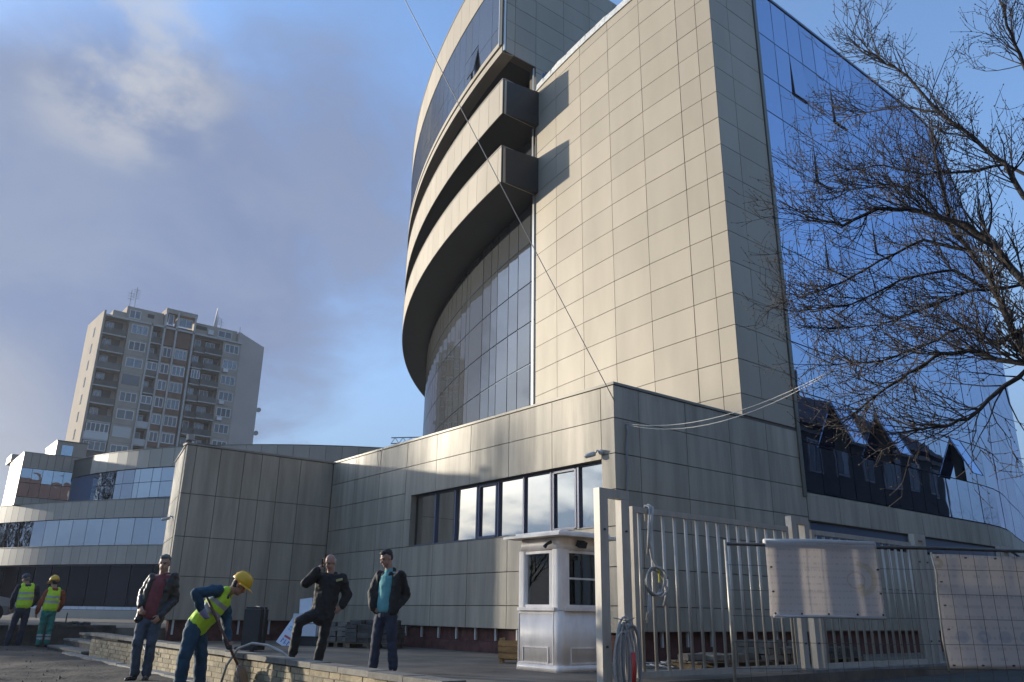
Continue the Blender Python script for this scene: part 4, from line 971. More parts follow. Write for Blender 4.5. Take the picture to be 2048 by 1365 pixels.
def person(base, label, Jt, top, legs, hair, outfit):
    bx_, by_, bz_ = base
    fw = Vector((bx_, by_, 0)).normalized(); rt = Vector((fw.y, -fw.x, 0))
    def P(q): return Vector(base) + rt * q[0] + fw * q[1] + Vector((0, 0, q[2]))
    def V(q): return (rt * q[0] + fw * q[1] + Vector((0, 0, q[2]))).normalized()
    j = {k: P(v) for k, v in Jt.items() if not isinstance(v, float) and len(v) == 3 and k != 'face'}
    f = V(Jt['face']); cf = V((*Jt['chest'], 0)); cs = Vector((-cf.y, cf.x, 0))   # chest forward, side
    t = thing('person', base, label, 'person')
    side = (j['shR'] - j['shL']).normalized()
    nk, pv = j['neck'], j['pelvis']; spine = (nk - pv).normalized()
    # --- body, one continuous skin
    b = MB(); c = j['head']; up = (Vector((0, 0, 1)) - f * f.z); up = (up.normalized() * .85 + (c - nk).normalized() * .3).normalized(); up = (up - f * up.dot(f)).normalized(); s = f.cross(up)
    ell_prim(b, c + up * .03 - f * .012, (s * .076, f * .096, up * .100))
    ell_prim(b, c - up * .045 + f * .022, (s * .060, f * .072, up * .078))
    ell_prim(b, c - up * .098 + f * .060, (s * .030, f * .028, up * .024))
    cap_prim(b, c + f * .088 + up * .008, c + f * .110 - up * .030, .011, .016)
    ell_prim(b, c + f * .078 + up * .028, (s * .055, f * .020, up * .012))
    for q in (-1, 1): ell_prim(b, c + s * (q * .078) - f * .008 - up * .005, (s * .010, f * .020, up * .033))
    cap_prim(b, nk - spine * .06, c - up * .05 - f * .018, .062, .056)
    chest = nk - spine * .22; cap_prim(b, chest, pv, .125, .115, side, .72)
    cap_prim(b, j['shL'], j['shR'], .05, .05)
    for q in ('L', 'R'):
        cap_prim(b, j['sh' + q], j['el' + q], .046, .038); cap_prim(b, j['el' + q], j['wr' + q], .038, .027)
        hip = pv + side * ((-.085) if q == 'L' else .085) - spine * .02
        cap_prim(b, hip, j['kn' + q], .078, .055); cap_prim(b, j['kn' + q], j['an' + q], .052, .036)
        td = V(Jt['toe' + q]); cap_prim(b, j['an' + q] - Vector((0, 0, .045)), j['an' + q] + td * .15 - Vector((0, 0, .05)), .036, .030)
        # hand
        w_ = j['wr' + q]; hd = (j['ha' + q] - w_); hl = max(hd.length, 1e-4); hd = hd.normalized()
        pn = V(Jt.get('palm' + q, (0, -1, 0))); pn = (pn - hd * pn.dot(hd)).normalized(); hs_ = hd.cross(pn)
        ell_prim(b, w_ + hd * .052, (hs_ * .042, pn * .019, hd * .055)); cap_prim(b, w_, w_ + hd * .04, .026, .026)
        curl = Jt.get('curl' + q, .5)
        for k, (o_, ln) in enumerate(((-.030, .070), (-.010, .080), (.010, .076), (.029, .060))):
            r_ = w_ + hd * .095 + hs_ * o_; m1 = r_ + (hd * math.cos(curl * .6) + pn * math.sin(curl * .6)) * ln * .5; m2 = m1 + (hd * math.cos(curl * 1.6) + pn * math.sin(curl * 1.6)) * ln * .5
            cap_prim(b, r_ - hd * .02, m1, .0095, .009, n=8); cap_prim(b, m1, m2, .009, .0078, n=8)
        th = w_ + hd * .030 - hs_ * .036; m1 = th + (hd * .7 - hs_ * .55 + pn * .3).normalized() * .04; m2 = m1 + (hd * .9 - hs_ * .15 + pn * .4).normalized() * .032
        cap_prim(b, th + hs_ * .01, m1, .012, .0105, n=8); cap_prim(b, m1, m2, .0105, .009, n=8)
    body = fuse(b, .0075, 'body', 'skin', t, 2)
    for q in (-1, 1):
        e = MB(); ell_prim(e, c + f * .083 + s * (q * .032) + up * .006, (s * .014, f * .010, up * .007), 8, 6); e.build('eye', 'eye', body, True)
    e = MB(); ell_prim(e, c + f * .090 - up * .060, (s * .022, f * .008, up * .006), 8, 6); e.build('mouth', 'lip', body, True)
    # --- hair or headgear
    if hair[0] == 'hair':
        e = MB(); ell_prim(e, c + up * .062 - f * .030, (s * .080, f * .092, up * .078)); ell_prim(e, c - f * .050 + up * .01, (s * .080, f * .056, up * .072))
        if len(hair) > 2: ell_prim(e, c + up * .098 + f * .030, (s * .062, f * .058, up * .036))
        fuse(e, .008, 'hair', hair[1], body, 1, .005, 40)
    elif hair[0] == 'bald':
        e = MB()
        for q in (-1, 1): ell_prim(e, c + s * (q * .066) - f * .035 + up * .01, (s * .018, f * .045, up * .045))
        ell_prim(e, c - f * .075 + up * .0, (s * .066, f * .030, up * .05)); fuse(e, .008, 'hair', hair[1], body, 1)
    elif hair[0] == 'helmet':
        hb = MB(); n = 24; prof = [(.135, -.005), (.128, .03), (.118, .075), (.092, .115), (.05, .137), (.0, .143)]; hc = c + up * .045
        for r_, z_ in prof[:-1]:
            for k in range(n): an = 2 * math.pi * k / n; hb.v.append(tuple(hc + s * (math.cos(an) * r_ * .92) + f * (math.sin(an) * r_ * 1.08) + up * z_))
        hb.v.append(tuple(hc + up * .143)); e_ = len(hb.v) - 1
        for i in range(4):
            for k in range(n): hb.f.append((i * n + k, i * n + (k + 1) % n, (i + 1) * n + (k + 1) % n, (i + 1) * n + k))
        for k in range(n): hb.f.append((4 * n + k, 4 * n + (k + 1) % n, e_))
        hm = hb.build('helmet', 'helmet_yellow', body, True); so = hm.modifiers.new('t', 'SOLIDIFY'); so.thickness = .006
        br = MB(); n2 = 14
        for k in range(n2 + 1):
            an = math.pi * k / n2
            for r_, z_ in ((.128, .0), (.150 + .055 * math.sin(an), -.022)): br.v.append(tuple(hc + s * (math.cos(an) * r_ * .92) + f * (math.sin(an) * r_ * 1.08) + up * z_))
        for k in range(n2): br.f.append((2 * k, 2 * k + 2, 2 * k + 3, 2 * k + 1))
        bo = br.build('brim', 'helmet_yellow', hm, True); so = bo.modifiers.new('t', 'SOLIDIFY'); so.thickness = .006
        rb = MB(); rb.tube([hc + f * .13 + up * .05, hc + f * .09 + up * .122, hc + up * .150, hc - f * .09 + up * .122, hc - f * .13 + up * .05], .011, 8); rb.build('ridge', 'helmet_yellow', hm, True)
        e = MB(); ell_prim(e, c - f * .04 + up * .0, (s * .078, f * .062, up * .08)); fuse(e, .01, 'hair', hair[1], body, 1)
    elif hair[0] == 'cap':
        e = MB(); ell_prim(e, c + up * .055 - f * .01, (s * .092, f * .108, up * .085)); cap_prim(e, c + f * .09 + up * .05, c + f * .16 + up * .035, .05, .045, s, .18); fuse(e, .009, 'cap', hair[1], body, 1)
        e = MB(); ell_prim(e, c - f * .045 - up * .02, (s * .078, f * .058, up * .06)); fuse(e, .01, 'hair', 'hair_grey', body, 1)
    # --- trousers
    mt, k_, shin = legs
    b = MB(); cap_prim(b, pv + spine * .10, pv - spine * .03, .150 * k_, .158 * k_, side, .78)
    for q in ('L', 'R'):
        hip = pv + side * ((-.085) if q == 'L' else .085) - spine * .03
        cap_prim(b, hip, j['kn' + q], .104 * k_, .080 * k_); cap_prim(b, j['kn' + q], j['an' + q] + Vector((0, 0, .02)), .078 * k_, .073 * k_)
    zb = base[2]
    fuse(b, .011, 'trousers', mt, body, 3, .012, 8, random.random() * 9, ('vest_stripe', shin) if shin else None)
    for q in ('L', 'R'):
        e = MB(); td = V(Jt['toe' + q]); an = j['an' + q]; cap_prim(e, an + Vector((0, 0, -.02)), an + td * .0 + Vector((0, 0, -.045)), .048, .046)
        cap_prim(e, an - Vector((0, 0, .045)), an + td * .17 - Vector((0, 0, .052)), .046, .040, td.cross(Vector((0, 0, 1))), .75)
        fuse(e, .010, 'shoe', 'shoe', body, 1)
    # --- upper clothes
    def torso(b, k=1.0, open_=False, len_=.02):
        hem = pv + spine * (.12 - len_)
        if not open_:
            cap_prim(b, nk - spine * .20, hem, .172 * k, .165 * k, side, .74); cap_prim(b, nk - spine * .17, nk - spine * .40, .178 * k, .172 * k, side, .72)
            cap_prim(b, j['shL'] - spine * .03, j['shR'] - spine * .03, .078 * k, .078 * k)
        else:
            back = -cf * .045
            cap_prim(b, nk - spine * .19 + back, hem + back, .165 * k, .160 * k, side, .62)
            for q, g_ in (('L', -1), ('R', 1)):
                cap_prim(b, j['sh' + q] - spine * .05 + cf * .02 - side * g_ * .03, hem + side * (g_ * .135) + cf * .045, .072 * k, .062 * k)
            cap_prim(b, j['shL'] - spine * .03 + back * .5, j['shR'] - spine * .03 + back * .5, .074 * k, .074 * k)
    if top.get('inner'):
        b = MB(); cap_prim(b, nk - spine * .18 + cf * .015, pv + spine * .06 + cf * .02, .150, .150, side, .80); cap_prim(b, nk - spine * .10, nk - spine * .03, .085, .066); cap_prim(b, j['shL'] - spine * .02, j['shR'] - spine * .02, .066, .066); fuse(b, .011, 'sweater', top['inner'], body, 3, .006, 9)
    b = MB(); torso(b, top.get('k', 1.0), top.get('open', False), top.get('len', .08))
    for q in ('L', 'R'):
        cap_prim(b, j['sh' + q], j['el' + q], .070 * top.get('sk', 1), .064 * top.get('sk', 1)); cap_prim(b, j['el' + q], j['wr' + q], .066 * top.get('sk', 1), .050 * top.get('sk', 1))
    bk = -cf * .03
    cap_prim(b, nk - spine * .03 + bk - side * .06, nk - spine * .03 + bk + side * .06, .045, .045)
    for g_ in (-1, 1): cap_prim(b, nk - spine * .03 + bk + side * (g_ * .065), nk - spine * .12 + cf * .075 + side * (g_ * .055), .036, .032)
    jk = fuse(b, .011, 'jacket', top['mat'], body, 3, .016, 7, random.random() * 9)
    if top.get('vest'):
        b = MB(); cap_prim(b, nk - spine * .19, pv + spine * (.10 - top.get('vlen', .0)), .196, .190, side, .78)
        for g_ in (-1, 1): cap_prim(b, nk - spine * .20 + side * (g_ * .10) + cf * .05, nk - spine * .02 + side * (g_ * .105) , .070, .055); cap_prim(b, nk - spine * .22 + side * (g_ * .10) - cf * .05, nk - spine * .03 + side * (g_ * .105) - cf * .02, .070, .055)
        L_ = (nk - pv).length
        def stripe(p, o=pv, sp=spine, L_=L_):
            h = (p - o).dot(sp) / L_; return .36 < h < .47 or .58 < h < .68 or False
        fuse(b, .012, 'vest', 'vest_yellow', body, 2, .010, 7, random.random() * 9, ('vest_stripe', top.get('stripe') or stripe))
    return t, body, j, P, V

IL = lambda p: False
# man in black leather jacket and maroon sweater
person((3.63, 13.26, .03), 'man in open black leather jacket, maroon sweater and jeans standing by the brick wall', dict(
    head=(.11, 0, 1.655), neck=(.125, .03, 1.52), pelvis=(.03, .02, .86), face=(-.30, -.93, -.12), chest=(-.40, -.92),
    shL=(-.035, .05, 1.44), shR=(.275, -.04, 1.455), elL=(-.135, .10, 1.19), wrL=(-.135, -.06, 1.03), haL=(-.11, -.14, .96),
    elR=(.325, -.02, 1.13), wrR=(.16, -.20, .91), haR=(.09, -.24, .80), palmR=(-.5, .6, 0), palmL=(.5, .5, 0), curlR=.9, curlL=.8,
    knL=(-.10, -.06, .50), knR=(.085, -.05, .50), anL=(-.075, .0, .085), anR=(.085, -.02, .085), toeL=(-.5, -.85, 0), toeR=(-.1, -1, 0)),
    dict(mat='leather_black', open=True, inner='cloth_maroon', len=.13, k=1.10, sk=1.06), ('denim', .95, None), ('hair', 'hair_grey', 1), None)
# man in teal sweater, hands in pockets
person((6.47, 11.165, .16), 'man in open black jacket and teal sweater with both hands in his pockets', dict(
    head=(-.045, -.01, 1.655), neck=(.01, .03, 1.515), pelvis=(.0, .0, .87), face=(-.74, -.52, -.36), chest=(-.55, -.83),
    shL=(-.13, .10, 1.41), shR=(.18, -.10, 1.41), elL=(-.24, .10, 1.14), wrL=(-.20, -.01, .93), haL=(-.11, -.02, .85),
    elR=(.29, .0, 1.12), wrR=(.13, -.13, .92), haR=(.06, -.05, .84), palmR=(0, 1, 0), palmL=(.5, .5, 0),
    knL=(-.12, .01, .48), knR=(.11, -.06, .48), anL=(-.15, .04, .085), anR=(.15, -.06, .085), toeL=(-.7, -.7, 0), toeR=(-.1, -1, 0)),
    dict(mat='cloth_black', open=True, inner='cloth_teal', len=.10, k=1.14, sk=1.12), ('denim_dark', .98, None), ('hair', 'hair_dark', 1), None)
# guard on the phone, one foot up on a stone
tsec, body, jj, P_, V_ = person((6.127, 12.67, .16), 'bald guard in black padded jacket on the phone with one foot raised', dict(
    head=(.085, -.01, 1.635), neck=(.11, .03, 1.49), pelvis=(.03, .04, .86), face=(-.55, -.76, -.34), chest=(-.30, -.95),
    shL=(-.12, .05, 1.43), shR=(.29, -.02, 1.385), elL=(-.28, -.10, 1.30), wrL=(-.12, -.12, 1.50), haL=(-.045, -.115, 1.605),
    elR=(.40, .06, 1.13), wrR=(.33, .0, .96), haR=(.27, -.02, .88), palmL=(.75, .4, 0), palmR=(-.5, .6, 0), curlL=1.2,
    knL=(-.33, -.16, .70), knR=(.07, .0, .48), anL=(-.38, -.10, .235), anR=(.02, .02, .085), toeL=(-.85, -.5, -.15), toeR=(.0, -1, 0)),
    dict(mat='cloth_black', len=.20, k=1.20, sk=1.28), ('cloth_black', 1.02, None), ('bald', 'hair_white'), None)
MB().bbox((0, 0, 0), (.022, .07, .14), Matrix.Translation(P_((-.035, -.135, 1.625))) @ Matrix.Rotation(R(-40), 4, 'Z') @ Matrix.Rotation(R(15), 4, 'X')).build('mobile_phone', 'phone')
tag(bpy.data.objects['mobile_phone'], 'dark mobile phone held to his ear by the bald guard', 'phone')
MB().bbox((0, 0, 0), (.12, .01, .035), Matrix.Translation(P_((.25, -.135, 1.36))) @ Matrix.Rotation(R(-62), 4, 'Z') @ Matrix.Rotation(R(-12), 4, 'Y')).build('badge', 'patch', body)
o = MB().bbox((0, 0, 0), (.42, .30, .135), Matrix.Translation(P_((-.46, -.16, .068))) @ Matrix.Rotation(R(-50), 4, 'Z')).build('stone_block', 'stone_slab'); tag(o, 'flat stone block under the raised foot of the guard', 'stone')
# worker with the shovel
twk, body, jj, P_, V_ = person((3.714, 11.52, .03), 'worker in blue overalls, yellow vest and helmet bending over a shovel', dict(
    head=(.545, -.02, 1.32), neck=(.43, .0, 1.26), pelvis=(.075, .02, .80), face=(.80, -.10, -.58), chest=(.80, -.60),
    shL=(.27, -.17, 1.25), shR=(.37, .17, 1.22), elL=(.0, -.30, 1.20), wrL=(.085, -.27, 1.01), haL=(.15, -.25, .93),
    elR=(.44, .12, .86), wrR=(.475, -.06, .62), haR=(.50, -.13, .545), palmL=(.4, .6, 0), palmR=(.3, -.8, 0), curlL=1.2, curlR=1.4,
    knL=(-.03, -.16, .42), knR=(.17, .05, .42), anL=(-.05, -.14, .085), anR=(.19, .10, .085), toeL=(.9, -.4, 0), toeR=(.9, -.3, 0)),
    dict(mat='work_blue', vest=True, len=.02, k=.98, sk=1.12, vlen=.10), ('work_blue', 1.12, None), ('helmet', 'hair_dark'), None)
sh = thing('shovel', P_((.7, -.15, 0)), 'long-handled shovel held by the bending worker', 'shovel')
MB().tube([P_((.14, -.20, 1.16)), P_((.50, -.16, .55)), P_((.655, -.16, .285))], .017, 8).build('handle', 'shovel_wood', sh, True)
bl = MB(); prof = [(.0, .30, .02), (.03, .24, .11), (.06, .16, .12), (.085, .08, .115), (.105, .02, .075), (.11, .0, .02)]
for d_, z_, w_ in prof:
    for q in (-1, -.5, 0, .5, 1):
        bl.v.append(tuple(P_((.655 + d_ + q * w_ * .55, -.16 + q * w_ * .8, z_ - .0 + .02 * abs(q)))))
for i in range(len(prof) - 1):
    for k in range(4): bl.f.append((i * 5 + k, i * 5 + k + 1, i * 5 + k + 6, i * 5 + k + 5))
o = bl.build('blade', 'shovel_steel', sh, True); so = o.modifiers.new('t', 'SOLIDIFY'); so.thickness = .005
for q, mt in (('L', 'glove'), ('R', 'glove_dark')):
    e = MB(); w_ = jj['wr' + q]; h_ = jj['ha' + q]; cap_prim(e, w_, w_.lerp(h_, .5), .040, .045); cap_prim(e, w_.lerp(h_, .5), h_.lerp(w_, -.25), .048, .036)
    for k in range(4): cap_prim(e, h_ + V_((1, 0, 0)) * (-.03 + .02 * k), h_.lerp(w_, -.45) + V_((1, -.4, 0)) * (-.03 + .02 * k), .014, .012)
    fuse(e, .008, 'glove', mt, body, 1)
# two workers seen from behind at the far left
person((3.66, 25.505, .03), 'worker in dark clothes, blue cap and yellow vest, leftmost person seen from behind', dict(
    head=(.05, .03, 1.71), neck=(.12, .02, 1.57), pelvis=(.12, .0, .94), face=(-.70, .70, -.15), chest=(-.45, .90),
    shL=(-.07, .02, 1.49), shR=(.34, .10, 1.49), elL=(-.15, .0, 1.20), wrL=(-.15, .10, .97), haL=(-.15, .14, .87),
    elR=(.40, .18, 1.22), wrR=(.32, .34, 1.05), haR=(.25, .40, 1.0), palmL=(.5, .5, 0), palmR=(-.5, .5, 0),
    knL=(-.04, .02, .50), knR=(.20, .03, .50), anL=(-.08, .0, .085), anR=(.17, .02, .085), toeL=(-.5, .85, 0), toeR=(-.2, .95, 0)),
    dict(mat='work_navy', vest=True, k=1.0, sk=1.1), ('work_navy', 1.02, None), ('cap', 'cap_blue'), None)
person((4.32, 25.29, .03), 'worker in orange jacket, green trousers, yellow vest and yellow helmet, second from left', dict(
    head=(.045, .02, 1.63), neck=(.08, .0, 1.48), pelvis=(.05, .0, .88), face=(-.55, .80, -.22), chest=(-.40, .92),
    shL=(-.07, -.02, 1.39), shR=(.28, .10, 1.38), elL=(-.19, -.04, 1.09), wrL=(-.23, .04, .86), haL=(-.24, .08, .77),
    elR=(.33, .16, 1.10), wrR=(.27, .32, .92), haR=(.22, .38, .86), palmL=(.5, .5, 0), palmR=(-.5, .5, 0),
    knL=(-.05, .03, .47), knR=(.14, .03, .47), anL=(-.06, .02, .085), anR=(.13, .05, .085), toeL=(-.5, .85, 0), toeR=(-.2, .95, 0)),
    dict(mat='cloth_orange', vest=True, k=.97, sk=1.05), ('work_green', .98, lambda p: .30 < p.z < .345 or .22 < p.z < .265), ('helmet', 'hair_dark'), None)
# ------------------------------------------------------------------ cables, cameras, wires
def loop_path(c, rx, rz, tilt, ny=22, turns=1.0, ph=0.0, dy=0.0, axis=(1, 0)):
    out = []
    for k in range(int(ny * turns) + 1):
        a = ph + 2 * math.pi * k / ny
        out.append((c[0] + math.cos(a) * rx * axis[0] + math.sin(a * .5) * tilt, c[1] + dy * k / ny + math.cos(a) * rx * axis[1], c[2] + math.sin(a) * rz))
    return out
t = thing('cable_coil', (8.75, FY - .1, .9), 'thick coil of white cable hanging low on the gate post nearest the booth', 'cable')
for i in range(9):
    MB().tube(loop_path((8.66 + J(.10), FY - .13 + J(.05), .45 + J(.07)), .16 + J(.07), .46 + J(.05), J(.05), ph=1.57), .017, 7).build('cable_loop', 'cable_white' if i % 4 else 'cable_grey', t, True)
MB().tube([(8.70, FY - .2, .55), (8.69, FY - .21, .35), (8.68, FY - .2, .12)], .028, 8).build('red_tag', 'red_plastic', t, True)
MB().tube([(8.45, FY - .08, 1.0), (8.62, FY - .17, .96), (8.85, FY - .09, 1.0)], .008, 6).build('tie_wire', 'cable_grey', t, True)
t = thing('cable_knot', (9.3, FY - .05, 1.6), 'knotted white cables hung over the top rail of the barred fence panel', 'cable')
MB().tube([(9.33, FY + .05, 2.40), (9.33, FY + .06, 2.58), (9.34, FY, 2.64), (9.36, FY - .07, 2.60), (9.30, FY - .08, 2.3), (9.26, FY - .07, 2.05), (9.30, FY - .07, 1.85), (9.42, FY - .08, 1.68), (9.55, FY - .07, 1.55), (9.60, FY - .07, 1.35), (9.52, FY - .07, 1.18)], .022, 8).build('cable', 'cable_white', t, True)
MB().tube([(9.28, FY + .04, 2.50), (9.29, FY + .02, 2.63), (9.30, FY - .06, 2.60), (9.25, FY - .07, 2.2), (9.22, FY - .06, 1.9)], .020, 8).build('cable', 'cable_white', t, True)
for i in range(3): MB().tube(loop_path((9.25 + J(.05) + i * .05, FY - .08 + J(.02), 1.52 + J(.04)), .17 + .03 * i, .20 + J(.02), .02, ph=J(1)), .016, 7).build('cable_loop', 'cable_white' if i else 'cable_grey', t, True)
for i in range(5): MB().tube([(9.22 + J(.03), FY - .07, 1.36), (9.17 + J(.05), FY - .09 + J(.03), 1.12), (9.13 + J(.04), FY - .08, .98 + J(.06))], .011, 6).build('cable_end', 'cable_white', t, True)
MB().tube([(9.42, FY - .09, 1.70), (9.42, FY - .09, 1.50)], .02, 6).build('yellow_sleeve', 'yellow_tape', t)
t = thing('cable_heap', (12.0, 9.6, .16), 'loose white cable lying on the terrace behind the barred fence', 'cable')
for i in range(5): MB().tube([(11.0 + 1.6 * k / 12, 10.2 + math.sin(k * 1.1 + i) * .22 + .1 * i, .185 + .01 * i) for k in range(13)], .012, 6).build('cable', 'cable_white', t, True)
for nm, c, dr, lab in (('security_camera', (11.96, 12.03, 4.32), Vector((-.30, .52, -.12)), 'small grey security camera at the corner above the ribbon window'),
                       ('security_camera', (7.42, 26.05, 3.70), Vector((-.35, .25, -.10)), 'small security camera on the side face of the projecting wing')):
    t = thing(nm, c, lab, 'camera'); c = Vector(c); d = dr.normalized()
    MB().tube([c + Vector((.05, 0, 0)), c + Vector((-.03, 0, 0))], .055, 10).build('mount', 'steel_white', t, True)
    MB().tube([c + Vector((-.02, 0, 0)), c + Vector((-.08, .03, .03)), c + d * .14], .022, 8).build('bracket', 'steel_white', t, True)
    MB().tube([c + d * .12, c + d * .14, c + d * .34, c + d * .36], [.02, .052, .052, .04], 10).build('housing', 'steel_white', t, True)
    MB().tube([c + d * .355, c + d * .37], .03, 10).build('lens', 'black_plastic', t)
t = thing('roof_floodlight', (7.35, 25.3, 5.8), 'pale floodlight on a bracket at the top corner of the projecting wing', 'floodlight')
MB().tube([(7.45, 25.1, 5.80), (7.38, 25.2, 5.98)], .02, 6).build('bracket', 'steel_white', t)
MB().bbox((0, 0, 0), (.24, .10, .17), Matrix.Translation((7.33, 25.2, 6.03)) @ Matrix.Rotation(R(20), 4, 'Z') @ Matrix.Rotation(R(-15), 4, 'X')).build('lamp_head', 'cable_grey', t)
MB().tube([(7.45, 25.05, 5.83), (7.8, 24.95, 5.84), (8.2, 24.95, 5.82)], .03, 6).build('conduit', 'pipe_dark', t)
def sag(a, b_, s, n=14):
    a, b_ = Vector(a), Vector(b_); return [a.lerp(b_, k / n) - Vector((0, 0, s * 4 * (k / n) * (1 - k / n))) for k in range(n + 1)]
def wire(a, b_, s, r, mt, lab):
    o = MB().tube(sag(a, b_, s), r, 5).build('overhead_wire', mt, None, True); return tag(o, lab, 'wire')
wire((11.98, 11.60, 5.35), (5.10, 12.51, 15.83), .06, .0095, 'cable_grey', 'thin grey guy wire rising from the gatehouse corner across the tower into the sky')
wire((12.30, 11.60, 4.92), (10.1, 5.6, 4.30), .30, .0065, 'cable_white', 'upper of two pale cables sagging from the gatehouse wall to the bare tree')
wire((12.31, 11.60, 4.90), (10.1, 5.6, 4.28), .37, .006, 'cable_white', 'lower of two pale cables sagging from the gatehouse wall to the bare tree')
t = MB().tube([(12.33, 11.61, 4.92), (12.36, 11.61, 4.75), (12.30, 11.61, 4.4), (12.32, 11.61, 4.0), (12.28, 11.61, 3.4), (12.27, 11.61, 2.6)], .022, 8).build('wall_conduit', 'cable_grey', None, True); tag(t, 'grey conduit running down the shaded gatehouse wall near its corner', 'conduit')
t = MB().tube([(11.95, 21.75, 5.80), (11.94, 21.7, 5.5), (11.95, 21.62, 5.25), (11.94, 21.5, 5.3), (11.95, 21.48, 5.6), (11.95, 21.45, 5.8)], .008, 5).build('hanging_wire', 'cable_grey', None, True); tag(t, 'thin loop of wire hanging from the gatehouse parapet', 'wire')

# ------------------------------------------------------------------ things on the terrace
def slab(M, sx, sy, sz, mt, name, parent): return MB().bbox((0, 0, 0), (sx, sy, sz), M).build(name, mt, parent)
T_ = Matrix.Translation; RZ = lambda a: Matrix.Rotation(R(a), 4, 'Z'); RX = lambda a: Matrix.Rotation(R(a), 4, 'X'); RY = lambda a: Matrix.Rotation(R(a), 4, 'Y')
FACE = -38.3 - 14   # turns local +x into picture right at the left half of the terrace
t = thing('sign_board', (9.45, 21.2, .16), 'white sign board with blue and red print leaning on stacked boxes', 'sign')
Ms_ = T_((9.25, 21.25, .16)) @ RZ(-58) @ RY(24) @ RX(-22)
slab(Ms_ @ T_((0, 0, .36)), .42, .02, .72, 'sign_white', 'board', t)
slab(Ms_ @ T_((.02, -.0135, .24)), .24, .005, .055, 'sign_red', 'print_bar', t)
slab(Ms_ @ T_((.0, -.0135, .50)), .24, .005, .05, 'sign_sky', 'print_bar', t)
for i in range(3):
    slab(Ms_ @ T_((-.09 + i * .10, -.0135, .12)), .022, .005, .12, 'sign_blue', 'print_letter', t); slab(Ms_ @ T_((-.055 + i * .10, -.0135, .12 + (.03 if i != 1 else -.03))), .03, .005, .022, 'sign_blue', 'print_letter', t)
for i in range(4): slab(Ms_ @ T_((-.10 + i * .07, -.0135, .43)), .04, .005, .05, 'sign_sky', 'print_letter', t)
for i, (x, y, z, sx, sy, sz, a, tl, lab) in enumerate((
        (9.9, 21.05, .55, .66, .5, .30, -56, 0, 'white foam block lying lowest of the stack behind the leaning sign'),
        (9.9, 21.10, .84, .72, .5, .24, -54, 0, 'white foam block lying flat on top of the stack behind the leaning sign'),
        (9.86, 21.30, 1.16, .36, .08, .38, -50, -16, 'white foam sheet propped upright on the foam stack, left one'),
        (10.1, 20.90, 1.19, .34, .08, .44, -60, 14, 'white foam sheet propped upright on the foam stack, right one'))):
    o = slab(T_((x, y, z)) @ RZ(a) @ RY(tl * .5) @ RX(-12 if i > 1 else 0), sx, sy, sz, 'foam_white', 'foam_block', None); tag(o, lab, 'foam block', 'white foam blocks stacked on the terrace')
o = slab(T_((9.95, 21.1, .28)) @ RZ(-56), .8, .5, .24, 'black_plastic', 'dark_box', None); tag(o, 'dark box carrying the white foam blocks on the terrace', 'box')
t = thing('black_trolley_case', (7.3, 18.5, .16), 'tall black case with a bent metal handle standing behind the bending worker', 'case')
Mc = T_((7.32, 18.55, .16)) @ RZ(-55)
slab(Mc @ T_((.08, 0, .46)), .42, .30, .86, 'black_plastic', 'body', t); slab(Mc @ T_((.08, 0, .915)), .38, .26, .04, 'black_plastic', 'lid', t)
MB().tube([Mc @ Vector(p) for p in ((.36, -.1, .05), (.36, -.1, .85), (.33, -.1, .93), (.12, -.1, .95))], .016, 6).build('handle', 'pipe_dark', t, True)
for x in (-.2, .2): MB().tube([Mc @ Vector((x - .03, -.2, .05)), Mc @ Vector((x + .03, -.2, .05))], .05, 10).build('wheel', 'rubber', t)
def stone_pallet(c, a, lab, n=4, sx=1.1, sy=.9, mt='stone_dark'):
    t = thing('stone_pallet', c, lab, 'pallet', 'pallets of building stone'); M = T_(c) @ RZ(a)
    for k in range(3): slab(M @ T_(((k - 1) * sx * .42, 0, .05)), .1, sy, .1, 'pallet_wood', 'runner', t)
    for k in range(6): slab(M @ T_((0, (k - 2.5) * sy / 6, .115)), sx, sy / 7.5, .025, 'pallet_wood', 'board', t)
    z = .13
    for l in range(n):
        h = .09 + random.uniform(0, .05); ky = 3; kx = 4
        for i in range(kx):
            for j in range(ky):
                if l == n - 1 and random.random() < .4: continue
                slab(M @ T_(((i - (kx - 1) / 2) * sx / kx + J(.02), (j - (ky - 1) / 2) * sy / ky + J(.02), z + h / 2)) @ RZ(J(6)) @ RX(J(3)), sx / kx * .94, sy / ky * .92, h * random.uniform(.8, 1), mt, 'stone', t)
        z += h
    return t
stone_pallet((10.4, 20.2, .16), -52, 'pallet of grey stones seen between the legs of the man on the phone', 4, .6, .6, 'stone_slab')
stone_pallet((10.9, 19.3, .16), -50, 'heaped pallet of dark stones between the two standing men', 5, 1.3, .9)
stone_pallet((14.2, 9.75, .16), 3, 'pallet of pale stones behind the second barred fence panel', 3, 1.4, .8, 'stone_slab')
stone_pallet((12.6, 9.9, .16), -6, 'low pallet of stones behind the right end of the first barred panel', 1, 1.6, .8, 'stone_slab')
stone_pallet((16.3, 9.8, .16), 5, 'pallet of dark stones seen through the bars beside the large banner', 2, 1.5, .8)
t = thing('wooden_crate', (10.0, 12.65, .16), 'small slatted wooden crate beside the guard booth', 'crate'); M = T_((10.05, 12.55, .16)) @ RZ(-48)
for x in (-.21, .21): slab(M @ T_((x, -.15, .22)), .045, .045, .44, 'wood_crate', 'post', t); slab(M @ T_((x, .15, .22)), .045, .045, .44, 'wood_crate', 'post', t)
for z in (.13, .24, .35): slab(M @ T_((0, -.185, z)), .5, .02, .085, 'wood_crate', 'slat', t); slab(M @ T_((-.245, 0, z)), .02, .34, .085, 'wood_crate', 'slat', t); slab(M @ T_((0, .185, z)), .5, .02, .085, 'wood_crate', 'slat', t); slab(M @ T_((.245, 0, z)), .02, .34, .085, 'wood_crate', 'slat', t)
